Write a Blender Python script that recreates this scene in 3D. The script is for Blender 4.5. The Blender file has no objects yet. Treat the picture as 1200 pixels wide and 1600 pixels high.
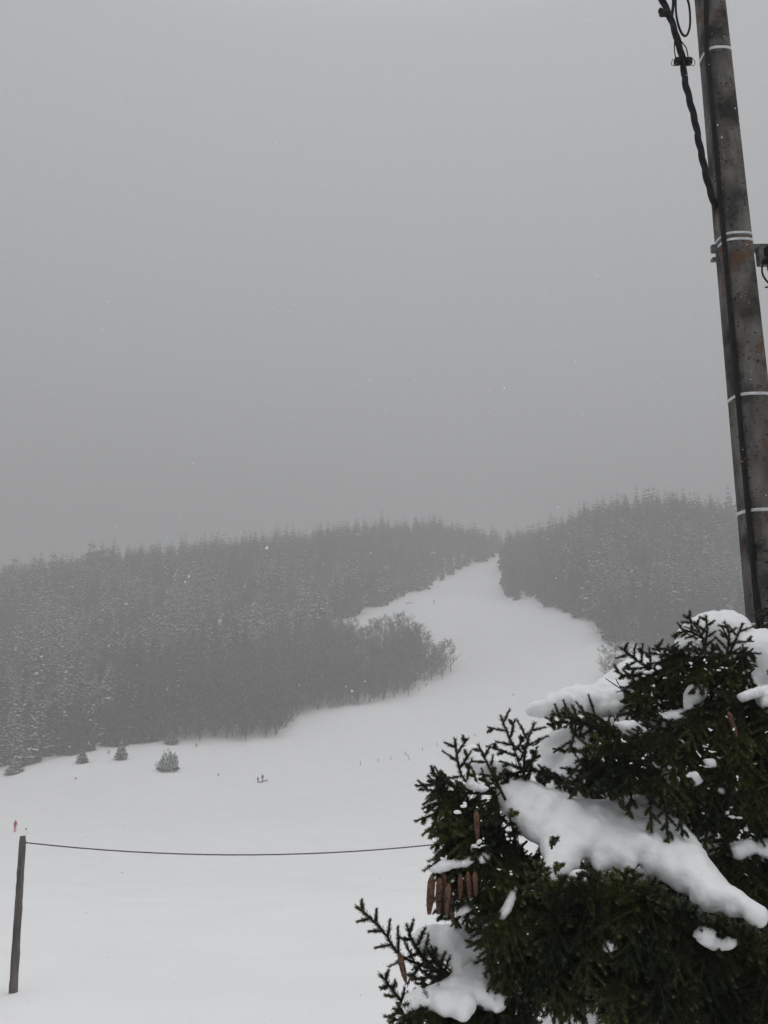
import bpy, bmesh, math, random
import numpy as np
from mathutils import Vector, Matrix

SC = bpy.context.scene
COL = SC.collection
R = math.radians
random.seed(7)
rng = np.random.default_rng(7)

# ------------------------------------------------------------------ camera, sky, sun, exposure
EYE = 5.0
FPX = 1202.0
PITCH = R(9.7)
ROLL = R(-0.79)
cd = bpy.data.cameras.new('camera')
cam = bpy.data.objects.new('camera', cd)
COL.objects.link(cam)
cd.sensor_fit = 'VERTICAL'
cd.sensor_height = 24.0
cd.lens = 24.0 * FPX / 1600.0
cd.clip_start = 0.05
cd.clip_end = 6000
cam.matrix_world = Matrix.Translation((0, 0, EYE)) @ Matrix.Rotation(math.pi / 2 + PITCH, 4, 'X') @ Matrix.Rotation(ROLL, 4, 'Z')
SC.camera = cam
CM = np.array(cam.matrix_world.to_3x3())
CMI = CM.T

SC.view_settings.view_transform = 'Standard'
SC.view_settings.look = 'None'
SC.view_settings.exposure = 0.0
SC.view_settings.gamma = 1.0
SC.render.engine = 'CYCLES'
SC.cycles.use_denoising = True
SC.cycles.volume_bounces = 2
SC.cycles.max_bounces = 6
SC.cycles.diffuse_bounces = 3
SC.cycles.use_adaptive_sampling = True
SC.cycles.adaptive_threshold = 0.01

world = bpy.data.worlds.new('World')
SC.world = world
world.use_nodes = True
nt = world.node_tree
nt.nodes.clear()
wo = nt.nodes.new('ShaderNodeOutputWorld')
bg = nt.nodes.new('ShaderNodeBackground')
bgs = nt.nodes.new('ShaderNodeBackground')
adds = nt.nodes.new('ShaderNodeAddShader')
sky = nt.nodes.new('ShaderNodeTexSky')
sky.sky_type = 'NISHITA'
sky.sun_disc = False
SUN_EL, SUN_AZ = R(68), R(60)
sky.sun_elevation = SUN_EL
sky.sun_rotation = SUN_AZ
hs = nt.nodes.new('ShaderNodeHueSaturation')
hs.inputs['Saturation'].default_value = 0.12
nt.links.new(sky.outputs[0], hs.inputs['Color'])
nt.links.new(hs.outputs[0], bgs.inputs['Color'])
bgs.inputs['Strength'].default_value = 0.012
tc = nt.nodes.new('ShaderNodeTexCoord')
sx = nt.nodes.new('ShaderNodeSeparateXYZ')
rp = nt.nodes.new('ShaderNodeValToRGB')
nt.links.new(tc.outputs['Generated'], sx.inputs[0])
nt.links.new(sx.outputs['Z'], rp.inputs[0])
nt.links.new(rp.outputs[0], bg.inputs['Color'])
SKY = [(0.0, (.218, .220, .222)), (0.12, (.250, .252, .255)), (0.35, (.345, .350, .355)), (0.66, (.455, .462, .478)), (1.0, (.98, .99, 1.01))]
cr = rp.color_ramp
cr.elements[0].position, cr.elements[0].color = SKY[0][0], (*SKY[0][1], 1)
cr.elements[1].position, cr.elements[1].color = SKY[-1][0], (*SKY[-1][1], 1)
for p_, c_ in SKY[1:-1]:
    e = cr.elements.new(p_)
    e.color = (*c_, 1)
bg.inputs['Strength'].default_value = 1.0
nt.links.new(bg.outputs[0], adds.inputs[0])
nt.links.new(bgs.outputs[0], adds.inputs[1])
nt.links.new(adds.outputs[0], wo.inputs['Surface'])

sd = bpy.data.lights.new('sun', 'SUN')
sd.energy = 0.74
sd.angle = R(70)
sd.color = (1, .985, .96)
sun = bpy.data.objects.new('sun', sd)
COL.objects.link(sun)
sv = Vector((math.sin(SUN_AZ) * math.cos(SUN_EL), math.cos(SUN_AZ) * math.cos(SUN_EL), math.sin(SUN_EL)))
sun.rotation_euler = sv.to_track_quat('Z', 'Y').to_euler()
sun.location = (0, 0, 30)

HAZE_DENSITY = 0.0021
HAZE_COLOR = (.69, .688, .69, 1)

# ------------------------------------------------------------------ layout helpers
def W(px, py, d):
    """world point seen at photo pixel (px, py) at forward distance d"""
    v = CM @ np.array([(px - 600) / FPX, (800 - py) / FPX, -1.0])
    k = d / v[1]
    return np.array([v[0] * k, d, EYE + v[2] * k])

def PX(P):
    P = np.atleast_2d(np.asarray(P, float)) - np.array([0, 0, EYE])
    c = P @ CM
    return np.stack([600 + FPX * c[:, 0] / -c[:, 2], 800 - FPX * c[:, 1] / -c[:, 2]], 1)

def inpoly(pts, poly):
    x, y = pts[:, 0], pts[:, 1]
    ins = np.zeros(len(pts), bool)
    n = len(poly)
    for i in range(n):
        x1, y1 = poly[i]
        x2, y2 = poly[(i + 1) % n]
        if y1 == y2: continue
        c = ((y1 > y) != (y2 > y)) & (x < (x2 - x1) * (y - y1) / (y2 - y1) + x1)
        ins ^= c
    return ins

def polydist(pts, poly):
    d = np.full(len(pts), 1e9)
    n = len(poly)
    for i in range(n):
        a = np.array(poly[i], float); b = np.array(poly[(i + 1) % n], float)
        ab = b - a
        t = np.clip(((pts - a) @ ab) / (ab @ ab + 1e-9), 0, 1)
        d = np.minimum(d, np.linalg.norm(pts - (a + t[:, None] * ab), axis=1))
    return d

# ------------------------------------------------------------------ materials
def new_mat(name):
    m = bpy.data.materials.new(name)
    m.use_nodes = True
    return m, m.node_tree, m.node_tree.nodes['Principled BSDF']

def noise_mat(name, c1, c2, scale=5, detail=6, rough=.8, bump=0., bscale=None, lo=.35, hi=.65, coord='Object', spec=.3, stretch=None, island=0, extra=None):
    m, t, b = new_mat(name)
    b.inputs['Roughness'].default_value = rough
    b.inputs['Specular IOR Level'].default_value = spec
    tcn = t.nodes.new('ShaderNodeTexCoord')
    src = tcn.outputs[coord]
    if stretch:
        mp = t.nodes.new('ShaderNodeMapping')
        mp.inputs['Scale'].default_value = stretch
        t.links.new(src, mp.inputs[0]); src = mp.outputs[0]
    n = t.nodes.new('ShaderNodeTexNoise')
    n.inputs['Scale'].default_value = scale
    n.inputs['Detail'].default_value = detail
    t.links.new(src, n.inputs['Vector'])
    fac = n.outputs['Fac']
    if island:
        g = t.nodes.new('ShaderNodeNewGeometry')
        ma = t.nodes.new('ShaderNodeMath'); ma.operation = 'MULTIPLY_ADD'
        t.links.new(g.outputs['Random Per Island'], ma.inputs[0])
        ma.inputs[1].default_value = island
        t.links.new(fac, ma.inputs[2])
        sb = t.nodes.new('ShaderNodeMath'); sb.operation = 'SUBTRACT'
        t.links.new(ma.outputs[0], sb.inputs[0]); sb.inputs[1].default_value = island / 2
        fac = sb.outputs[0]
    r = t.nodes.new('ShaderNodeValToRGB')
    r.color_ramp.elements[0].position = lo; r.color_ramp.elements[0].color = (*c1, 1)
    r.color_ramp.elements[1].position = hi; r.color_ramp.elements[1].color = (*c2, 1)
    t.links.new(fac, r.inputs[0])
    out = r.outputs[0]
    if extra:                                     # patches of a third colour (lichen, rust)
        for (c3, s3, l3, h3) in extra:
            n3 = t.nodes.new('ShaderNodeTexNoise'); n3.inputs['Scale'].default_value = s3; n3.inputs['Detail'].default_value = 5
            t.links.new(tcn.outputs[coord], n3.inputs['Vector'])
            r3 = t.nodes.new('ShaderNodeValToRGB')
            r3.color_ramp.elements[0].position = l3; r3.color_ramp.elements[1].position = h3
            t.links.new(n3.outputs['Fac'], r3.inputs[0])
            mx = t.nodes.new('ShaderNodeMix'); mx.data_type = 'RGBA'
            t.links.new(r3.outputs[0], mx.inputs['Factor'])
            t.links.new(out, mx.inputs['A'])
            mx.inputs['B'].default_value = (*c3, 1)
            out = mx.outputs['Result']
    t.links.new(out, b.inputs['Base Color'])
    if bump:
        n2 = t.nodes.new('ShaderNodeTexNoise')
        n2.inputs['Scale'].default_value = bscale or scale * 3
        n2.inputs['Detail'].default_value = 8
        t.links.new(src, n2.inputs['Vector'])
        bp = t.nodes.new('ShaderNodeBump')
        bp.inputs['Strength'].default_value = bump
        bp.inputs['Distance'].default_value = .02
        t.links.new(n2.outputs['Fac'], bp.inputs['Height'])
        t.links.new(bp.outputs[0], b.inputs['Normal'])
    return m

M_SNOW = noise_mat('snow', (.885, .888, .892), (.915, .918, .92), scale=.35, rough=.65, bump=.25, bscale=3.5, spec=.15)
M_SNOWCAP = noise_mat('snow_soft', (.86, .87, .885), (.90, .905, .915), scale=6, rough=.6, bump=.35, bscale=28, spec=.15)
M_FARSNOW = noise_mat('snow_on_twigs', (.80, .82, .84), (.88, .89, .90), scale=3, rough=.8, spec=.1)
M_NEEDLE = noise_mat('spruce_needles', (.022, .034, .018), (.125, .132, .038), scale=4.5, detail=3, rough=.55, spec=.3, lo=.38, hi=.72, island=.22)
M_STEM = noise_mat('spruce_twig_bark', (.020, .016, .012), (.045, .035, .027), scale=30, rough=.85, bump=.4)
M_BARK = noise_mat('bark', (.05, .04, .032), (.11, .09, .07), scale=9, rough=.9, bump=.6, stretch=(1, 1, .25))
M_CONE = noise_mat('spruce_cone', (.075, .038, .024), (.19, .10, .066), scale=45, rough=.65, bump=.3, island=.5)
M_FARSPRUCE = noise_mat('far_spruce_foliage', (.006, .009, .007), (.040, .046, .038), scale=.22, rough=.9, spec=.1, island=.3)
M_FARBARK = noise_mat('far_bark', (.020, .016, .013), (.052, .041, .033), scale=1.5, rough=.95, spec=.1)
M_CONCRETE = noise_mat('weathered_concrete', (.050, .048, .045), (.19, .18, .165), scale=9, detail=12, rough=.95, bump=.9, bscale=45, stretch=(1, 1, .35), spec=.2, lo=.3, hi=.72,
                       extra=[((.115, .055, .034), 5, .58, .74), ((.030, .028, .026), 3.2, .52, .66), ((.022, .020, .018), 40, .61, .66), ((.28, .27, .26), 60, .69, .72)])
M_STRAP = noise_mat('pale_steel_band', (.48, .49, .50), (.66, .67, .68), scale=20, rough=.5)
M_RUBBER = noise_mat('black_cable', (.006, .006, .007), (.013, .013, .014), scale=20, rough=.6, spec=.2)
M_STEEL = noise_mat('galvanised_steel', (.07, .08, .08), (.16, .17, .17), scale=14, rough=.5, bump=.1)
M_WOOD = noise_mat('grey_post_wood', (.055, .050, .046), (.19, .175, .165), scale=14, detail=10, rough=.9, bump=.6, bscale=50, stretch=(1, 1, .12), lo=.3, hi=.7)
M_WIRE = noise_mat('dull_wire', (.06, .06, .065), (.13, .13, .13), scale=40, rough=.6)
M_STAKE = noise_mat('dark_stake', (.03, .026, .022), (.07, .06, .05), scale=9, rough=.9)
M_RED = noise_mat('red_cloth', (.36, .02, .03), (.50, .045, .05), scale=6, rough=.8)
M_DARKCLOTH = noise_mat('dark_cloth', (.012, .013, .02), (.03, .03, .04), scale=6, rough=.85)
M_SKIN = noise_mat('skin', (.40, .24, .18), (.48, .30, .23), scale=6, rough=.6)
M_FLAKE = noise_mat('snowflake', (.88, .89, .90), (.92, .93, .94), scale=1, rough=.8, spec=.1)

# ------------------------------------------------------------------ object helpers
def tag(o, label=None, cat=None, group=None, kind=None):
    if label: o['label'] = label
    if cat: o['category'] = cat
    if group: o['group'] = group
    if kind: o['kind'] = kind
    return o

def link(o, parent=None):
    COL.objects.link(o)
    if parent is not None: o.parent = parent
    return o

def empty(name, loc=(0, 0, 0), rz=0):
    o = bpy.data.objects.new(name, None)
    o.location = loc
    o.rotation_euler = (0, 0, rz)
    o.empty_display_size = .2
    return link(o)

def raw_mesh(name, verts, faces, mats, matidx=None, smooth=False):
    """fast mesh from numpy; faces all triangles (n,3) or quads (n,4), or list of such arrays"""
    verts = np.asarray(verts, np.float32)
    me = bpy.data.meshes.new(name)
    if not isinstance(faces, list) or (faces and isinstance(faces[0], tuple)): faces = [np.asarray(faces)]
    faces = [np.asarray(f, np.int32) for f in faces if len(f)]
    tot = np.concatenate([np.full(len(f), f.shape[1], np.int32) for f in faces])
    idx = np.concatenate([f.ravel() for f in faces])
    me.vertices.add(len(verts)); me.vertices.foreach_set('co', verts.ravel())
    me.loops.add(len(idx)); me.loops.foreach_set('vertex_index', idx)
    me.polygons.add(len(tot))
    st = np.concatenate([[0], np.cumsum(tot)[:-1]]).astype(np.int32)
    me.polygons.foreach_set('loop_start', st)
    me.polygons.foreach_set('loop_total', tot)
    if matidx is not None: me.polygons.foreach_set('material_index', np.asarray(matidx, np.int32))
    if smooth: me.polygons.foreach_set('use_smooth', np.ones(len(tot), bool))
    for m in mats: me.materials.append(m)
    me.update(calc_edges=True)
    me.validate()
    return me

def tubes(segs, sides=5):
    """segs: list of (p0,p1,r0,r1) -> verts, quads"""
    s = np.array([np.concatenate([a, b, [c, d]]) for a, b, c, d in segs], float)
    p0, p1, r0, r1 = s[:, :3], s[:, 3:6], s[:, 6], s[:, 7]
    ax = p1 - p0
    ax /= np.linalg.norm(ax, axis=1, keepdims=True) + 1e-12
    ref = np.where(np.abs(ax[:, 2:3]) > .9, np.array([[1., 0, 0]]), np.array([[0, 0, 1.]]))
    u = np.cross(ax, ref); u /= np.linalg.norm(u, axis=1, keepdims=True)
    v = np.cross(ax, u)
    th = np.arange(sides) * 2 * math.pi / sides
    ring = u[:, None] * np.cos(th)[None, :, None] + v[:, None] * np.sin(th)[None, :, None]
    a = p0[:, None] + ring * r0[:, None, None]
    b = p1[:, None] + ring * r1[:, None, None]
    V = np.concatenate([a, b], 1).reshape(-1, 3)
    n = len(s)
    base = (np.arange(n) * 2 * sides)[:, None]
    i = np.arange(sides)[None]
    j = (i + 1) % sides
    F = np.stack([base + i, base + j, base + sides + j, base + sides + i], -1).reshape(-1, 4)
    return V, F

def polytube(P, rad, sides=10, cap=True):
    """one continuous tube along P (parallel-transported frames), radius per point"""
    P = np.asarray(P, float)
    rad = np.broadcast_to(np.asarray(rad, float), (len(P),))
    T = np.gradient(P, axis=0)
    T /= np.linalg.norm(T, axis=1, keepdims=True)
    ref = np.array([1., 0, 0]) if abs(T[0][2]) > .9 else np.array([0, 0, 1.])
    u = np.cross(T[0], ref); u /= np.linalg.norm(u)
    th = np.arange(sides) * 2 * math.pi / sides
    V = []
    for k in range(len(P)):
        u = u - T[k] * (u @ T[k]); u /= np.linalg.norm(u)
        v = np.cross(T[k], u)
        V.append(P[k] + rad[k] * (np.cos(th)[:, None] * u + np.sin(th)[:, None] * v))
    V = np.concatenate(V)
    F = []
    for k in range(len(P) - 1):
        for i in range(sides):
            j = (i + 1) % sides
            F.append((k * sides + i, k * sides + j, (k + 1) * sides + j, (k + 1) * sides + i))
    F = np.array(F)
    fl = [F]
    if cap:
        n = len(V)
        V = np.concatenate([V, P[:1], P[-1:]])
        t = []
        L = (len(P) - 1) * sides
        for i in range(sides):
            j = (i + 1) % sides
            t.append((n, j, i)); t.append((n + 1, L + i, L + j))
        fl.append(np.array(t))
    return V, fl

def smoothpath(P, n=40):
    P = np.asarray(P, float)
    t = np.concatenate([[0], np.cumsum(np.linalg.norm(np.diff(P, axis=0), axis=1))])
    t /= t[-1]
    tt = np.linspace(0, 1, n)
    # catmull-rom through points
    out = []
    for q in tt:
        k = min(np.searchsorted(t, q, side='right') - 1, len(P) - 2)
        f = (q - t[k]) / (t[k + 1] - t[k])
        p0, p1, p2, p3 = P[max(k - 1, 0)], P[k], P[k + 1], P[min(k + 2, len(P) - 1)]
        out.append(.5 * ((2 * p1) + (-p0 + p2) * f + (2 * p0 - 5 * p1 + 4 * p2 - p3) * f * f + (-p0 + 3 * p1 - 3 * p2 + p3) * f ** 3))
    return np.array(out)

def tube_obj(name, P, rad, mat, parent=None, sides=10, n=40):
    V, F = polytube(smoothpath(P, n), rad, sides)
    return link(bpy.data.objects.new(name, raw_mesh(name, V, F, [mat], smooth=True)), parent)

def merge(parts):
    """parts: list of (V, F, matindex) with F one array -> V, [F...], matidx"""
    Vs, Fs, mi, off = [], [], [], 0
    for V, F, m in parts:
        fl = F if isinstance(F, list) else [F]
        for f in fl:
            f = np.asarray(f)
            if not len(f): continue
            Fs.append(f + off)
            mi.append(np.full(len(f), m) if np.isscalar(m) else m)
        Vs.append(V); off += len(V)
    return np.concatenate(Vs), Fs, np.concatenate(mi)

def bbox_mesh(name, boxes, mats, bevel=.004):
    """boxes: (center, size, matrix3 or None) joined in one bevelled mesh"""
    bm = bmesh.new()
    for c, s, rot in boxes:
        r = bmesh.ops.create_cube(bm, size=1)
        mt = Matrix.Translation(c) @ (rot.to_4x4() if rot is not None else Matrix.Identity(4)) @ Matrix.Diagonal((*s, 1))
        bmesh.ops.transform(bm, matrix=mt, verts=r['verts'])
    if bevel:
        bmesh.ops.bevel(bm, geom=list(bm.edges), offset=bevel, segments=2, affect='EDGES')
    me = bpy.data.meshes.new(name)
    bm.to_mesh(me); bm.free()
    for m in mats: me.materials.append(m)
    return me

# ------------------------------------------------------------------ terrain
CTRL = []
def cpx(px, py, d):
    p = W(px, py, d); CTRL.append((p[0], p[1], p[2]))
for x in (-12, 0, 12): CTRL.append((x, 0, 0.25))
for x in (-14, -5.7, 0, 6, 14): CTRL.append((x, 12.2, 0.0))
for x in (-60, 60): CTRL.append((x, 0, .5 if x < 0 else 2))
for x in (-120, 0, 120): CTRL.append((x, -70, 10))
for a in [(300, 1400, 40), (-200, 1400, 40), (900, 1400, 40), (1400, 1395, 40),
          (23, 1300, 120), (-400, 1310, 110), (600, 1300, 110), (1000, 1290, 115), (1500, 1270, 120),
          (405, 1222, 190), (700, 1180, 205), (960, 1140, 205), (1250, 1120, 208),
          (-300, 1230, 200), (0, 1207, 205), (130, 1180, 215), (263, 1168, 222), (450, 1140, 245), (560, 1104, 262), (640, 1092, 275), (705, 1055, 300),
          (820, 1040, 276), (900, 1075, 236), (940, 1015, 268), (1100, 1040, 256), (1400, 1060, 252),
          (900, 968, 305), (850, 947, 338), (792, 928, 400), (680, 942, 380), (580, 958, 385), (640, 930, 420), (720, 895, 480), (785, 864, 560),
          (100, 1060, 300), (300, 1050, 310), (450, 1010, 345), (-300, 1120, 290),
          (0, 930, 450), (-350, 955, 450), (200, 897, 460), (400, 882, 480), (550, 860, 510), (670, 845, 540),
          (900, 842, 420), (1050, 822, 402), (1200, 842, 396), (1450, 892, 392), (830, 868, 500), (1050, 920, 322), (1300, 950, 316),
          (0, 975, 620), (400, 935, 640), (-500, 990, 620), (800, 905, 700), (660, 895, 680), (1050, 905, 620), (1400, 930, 620)]:
    cpx(*a)
for x in (-700, -350, 0, 350, 700): CTRL.append((x, 900, 20))
CTRL += [(-700, 100, -20), (-700, 450, 10), (700, 100, -10), (700, 450, 60), (-400, -60, 0), (400, -60, 10)]
CT = np.array(CTRL)
S_ = 100.0
def _phi(r2): return .5 * r2 * np.log(r2 + 1e-12)
_X = CT[:, :2] / S_
_A = _phi(((_X[:, None] - _X[None]) ** 2).sum(-1)) + np.eye(len(_X)) * 1e-4
_Pm = np.hstack([np.ones((len(_X), 1)), _X])
_M = np.block([[_A, _Pm], [_Pm.T, np.zeros((3, 3))]])
_w = np.linalg.solve(_M, np.concatenate([CT[:, 2], np.zeros(3)]))
_ph = rng.uniform(0, 6.28, (24, 2)); _an = rng.uniform(0, 6.28, 24); _wl = np.geomspace(1.6, 60, 24)
def ground(x, y):
    x = np.atleast_1d(np.asarray(x, float)); y = np.atleast_1d(np.asarray(y, float))
    q = np.stack([x, y], 1) / S_
    z = np.zeros(len(q))
    for i in range(0, len(q), 20000):
        s = slice(i, i + 20000)
        z[s] = _phi(((q[s][:, None] - _X[None]) ** 2).sum(-1)) @ _w[:-3] + _w[-3] + q[s] @ _w[-2:]
    dist = np.hypot(x, y)
    for k in range(24):
        l = _wl[k]
        a = .0042 * l * np.clip(1.3 - np.abs(np.log10((dist + 3) / (l * 9))) * .7, .15, 1)
        z += a * np.sin((x * math.cos(_an[k]) + y * math.sin(_an[k])) * 6.283 / l + _ph[k, 0]) * np.sin((-x * math.sin(_an[k]) + y * math.cos(_an[k])) * 3.9 / l + _ph[k, 1])
    # faint drift edge of the near terrace
    yy = y - (13.6 + .25 * (x + 6) * .35 + .3 * np.sin(x * .7))
    z += .05 * np.exp(-(yy / .55) ** 2) * (dist < 60) - .05 * np.exp(-((yy - 1.0) / .7) ** 2) * (dist < 60)
    return z

def on_ground(px, py, dmin=6, dmax=750):
    d = np.linspace(dmin, dmax, 2500)
    P = np.array([W(px, py, q) for q in (dmin, dmax)])
    L = P[0] + (P[1] - P[0]) * ((d - dmin) / (dmax - dmin))[:, None]
    g = ground(L[:, 0], L[:, 1])
    k = np.argmax(L[:, 2] < g)
    if L[k, 2] >= g[k]: k = len(d) - 1
    if k > 0:
        a, b = L[k - 1, 2] - g[k - 1], L[k, 2] - g[k]
        f = a / (a - b) if a != b else 0
        p = L[k - 1] + (L[k] - L[k - 1]) * f
    else: p = L[k]
    p[2] = ground(p[0], p[1])[0]
    return p

def grid_axis(neg, pos, n, k):
    t = np.linspace(-1, 1, n)
    s = np.sinh(t * k) / math.sinh(k)
    return np.where(s < 0, s * neg, s * pos)
gx = grid_axis(800, 800, 381, 4.6)
gy = grid_axis(90, 920, 561, 4.6)
GX, GY = np.meshgrid(gx, gy)
GZ = ground(GX.ravel(), GY.ravel())
nx, ny = len(gx), len(gy)
ii = (np.arange(ny - 1)[:, None] * nx + np.arange(nx - 1)[None]).ravel()
gme = raw_mesh('snowfield', np.stack([GX.ravel(), GY.ravel(), GZ], 1), np.stack([ii, ii + 1, ii + nx + 1, ii + nx], 1), [M_SNOW], smooth=True)
tag(link(bpy.data.objects.new('ground', gme)), kind='structure')

# haze: one closed box round everything
zlo, zhi = float(GZ.min()) - 1, float(GZ.max()) + 45
bm = bmesh.new()
r_ = bmesh.ops.create_cube(bm, size=1)
bmesh.ops.transform(bm, matrix=Matrix.Translation((0, 415, (zlo + zhi) / 2)) @ Matrix.Diagonal((1604, 1014, zhi - zlo, 1)), verts=r_['verts'])
hm = bpy.data.meshes.new('haze'); bm.to_mesh(hm); bm.free()
mh = bpy.data.materials.new('haze_air'); mh.use_nodes = True
mh.node_tree.nodes.clear()
ho = mh.node_tree.nodes.new('ShaderNodeOutputMaterial')
hv = mh.node_tree.nodes.new('ShaderNodeVolumePrincipled')
hv.inputs['Color'].default_value = HAZE_COLOR
hv.inputs['Density'].default_value = HAZE_DENSITY
hv.inputs['Anisotropy'].default_value = 0.0
mh.node_tree.links.new(hv.outputs[0], ho.inputs['Volume'])
hm.materials.append(mh)
tag(link(bpy.data.objects.new('haze', hm)), kind='stuff')

# ------------------------------------------------------------------ distant trees
def spruce_arrays(h, r, whorls, per, snow, seed, detail=2):
    g = np.random.default_rng(seed)
    shp = g.uniform(.45, .85)
    V, F, MI = [], [], []
    def tri(a, b, c, m):
        k = len(V); V.extend((a, b, c)); F.append((k, k + 1, k + 2)); MI.append(m)
    z0 = h * g.uniform(.03, .09)
    for w in range(whorls):
        f = (w + g.uniform(-.3, .3)) / whorls
        f = min(max(f, 0), 1)
        z = z0 + (h - z0) * f
        rad = r * (1 - f) ** shp + .12
        if f < .12: rad *= .75 + 2 * f
        nb = max(4, int(per * (.45 + .55 * (1 - f))))
        dz = h / whorls
        zw = z
        a0 = g.uniform(0, 6.28)
        for b in range(nb):
            az = a0 + 6.283 * b / nb + g.uniform(-.3, .3)
            L = rad * g.uniform(.62, 1.18)
            z = min(zw + g.uniform(-.6, .6) * dz, h - .2)
            dr = g.uniform(.18, .5) * L * (.5 + .6 * (1 - f))
            wd = L * g.uniform(.20, .34) + .1
            d = np.array([math.cos(az), math.sin(az), 0]); s = np.array([-d[1], d[0], 0])
            base = np.array([0, 0, z]) + d * L * .05
            tip = np.array([0, 0, z - dr]) + d * L
            m1 = base + d * L * .55 + s * wd - np.array([0, 0, dr * .75])
            m2 = base + d * L * .55 - s * wd - np.array([0, 0, dr * .75])
            mc = base + d * L * .5 - np.array([0, 0, dr * .25])
            tri(base, mc, m1, 0); tri(base, m2, mc, 0); tri(mc, tip, m1, 0); tri(mc, m2, tip, 0)
            hang = np.array([0, 0, -L * g.uniform(.14, .3) - .1])
            if detail:
                for (p, q) in ((m1, tip), (tip, m2), (base, mc)):
                    mid = (p + q) / 2 + s * g.uniform(-.12, .12)
                    tri(p, q, mid + hang * g.uniform(.7, 1.2), 0)
            if detail > 1:
                for e in range(3):
                    c = base + (tip - base) * g.uniform(.35, .95)
                    sg = g.choice((-1, 1))
                    tri(c, c + d * .25 + s * sg * wd * .35, c + s * sg * wd * g.uniform(.9, 1.5) + d * L * .15 + np.array([0, 0, -.12 * L]), 0)
            if g.uniform() < snow:
                up = np.array([0, 0, .045 + .012 * L])
                k1 = g.uniform(.6, 1.15); k2 = g.uniform(.6, 1.15)
                a = base + (mc - base) * g.uniform(.5, 1) + up
                t2 = mc + (tip - mc) * g.uniform(.6, 1.0) + up
                tri(a, t2, mc + (m1 - mc) * k1 + up * .8, 1)
                tri(a, mc + (m2 - mc) * k2 + up * .8, t2, 1)
                tri(t2, mc + (m1 - mc) * k1 + up * .8, t2 + (m1 - t2) * .4 - np.array([0, 0, .28 + .05 * L]) + d * .06, 1)
    tri(np.array([-.07, 0, h - .5]), np.array([.07, 0, h - .5]), np.array([0, 0, h + .15]), 0)
    tri(np.array([0, -.07, h - .5]), np.array([0, .07, h - .5]), np.array([0, 0, h + .5]), 0)
    return np.array(V), np.array(F), np.array(MI)

def trunk_arrays(h, r):
    return tubes([(np.array([0, 0, -1.5]), np.array([0, 0, h * .5]), r, r * .6), (np.array([0, 0, h * .5]), np.array([0, 0, h * .97]), r * .6, r * .08)], 6)

def bare_arrays(h, seed, n1=13, n2=6, n3=6, snow=.10, w3=.028):
    g = np.random.default_rng(seed)
    big, rib = [], []
    x = np.array([g.uniform(-.4, .4), g.uniform(-.4, .4), h * .55])
    top = x + np.array([g.uniform(-.5, .5), g.uniform(-.5, .5), h * .4])
    base = np.array([0, 0, -1.0])
    big += [(base, x, .16, .10), (x, top, .10, .03)]
    def along(t):
        return base + (x - base) * (t / .55) if t < .55 else x + (top - x) * ((t - .55) / .45)
    for i in range(n1):
        t = g.uniform(.03, .97) ** .9
        p = along(t)
        az = g.uniform(0, 6.28)
        up = g.uniform(.7, 1.6)
        d = np.array([math.cos(az), math.sin(az), up]); d /= np.linalg.norm(d)
        L = h * (.36 * (1 - t) + .15) * g.uniform(.7, 1.2)
        q = p + d * L
        big.append((p, q, .06 * (1.1 - t * .6), .02))
        for j in range(n2):
            u = g.uniform(.15, 1)
            p2 = p + (q - p) * u
            d2 = d * .8 + g.normal(0, .55, 3) + np.array([0, 0, .25]); d2 /= np.linalg.norm(d2)
            L2 = L * .5 * g.uniform(.5, 1.1)
            q2 = p2 + d2 * L2
            rib.append((p2, q2, .035, 0))
            for k in range(n3):
                p3 = p2 + (q2 - p2) * g.uniform(.1, 1)
                d3 = d2 * .8 + g.normal(0, .6, 3) + np.array([0, 0, .15]); d3 /= np.linalg.norm(d3)
                q3 = p3 + d3 * L2 * g.uniform(.4, .9)
                rib.append((p3, q3, w3, 1 if g.uniform() < snow else 0))
    Vb, Fb = tubes(big, 4)
    a = np.array([r[0] for r in rib]); b = np.array([r[1] for r in rib]); w = np.array([r[2] for r in rib]); sn = np.array([r[3] for r in rib])
    ax = b - a; rv = g.normal(0, 1, ax.shape)
    s = np.cross(ax, rv); s /= np.linalg.norm(s, axis=1, keepdims=True)
    Vr = np.stack([a + s * w[:, None], a - s * w[:, None], b], 1).reshape(-1, 3)
    Fr = np.arange(len(rib) * 3).reshape(-1, 3)
    return (Vb, Fb), (Vr, Fr, sn)

def scatter(poly, spacing, seed, dlim=640, xr=(-520, 560), yr=(150, 660)):
    g = np.random.default_rng(seed)
    X, Y = np.meshgrid(np.arange(*xr, spacing), np.arange(*yr, spacing))
    X = X.ravel() + g.uniform(-.40, .40, X.size) * spacing
    Y = Y.ravel() + g.uniform(-.48, .48, Y.size) * spacing
    ok = Y < dlim
    X, Y = X[ok], Y[ok]
    Z = ground(X, Y)
    P = np.stack([X, Y, Z], 1)
    px = PX(P)
    k = inpoly(px, poly)
    return P[k], px[k]

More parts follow.
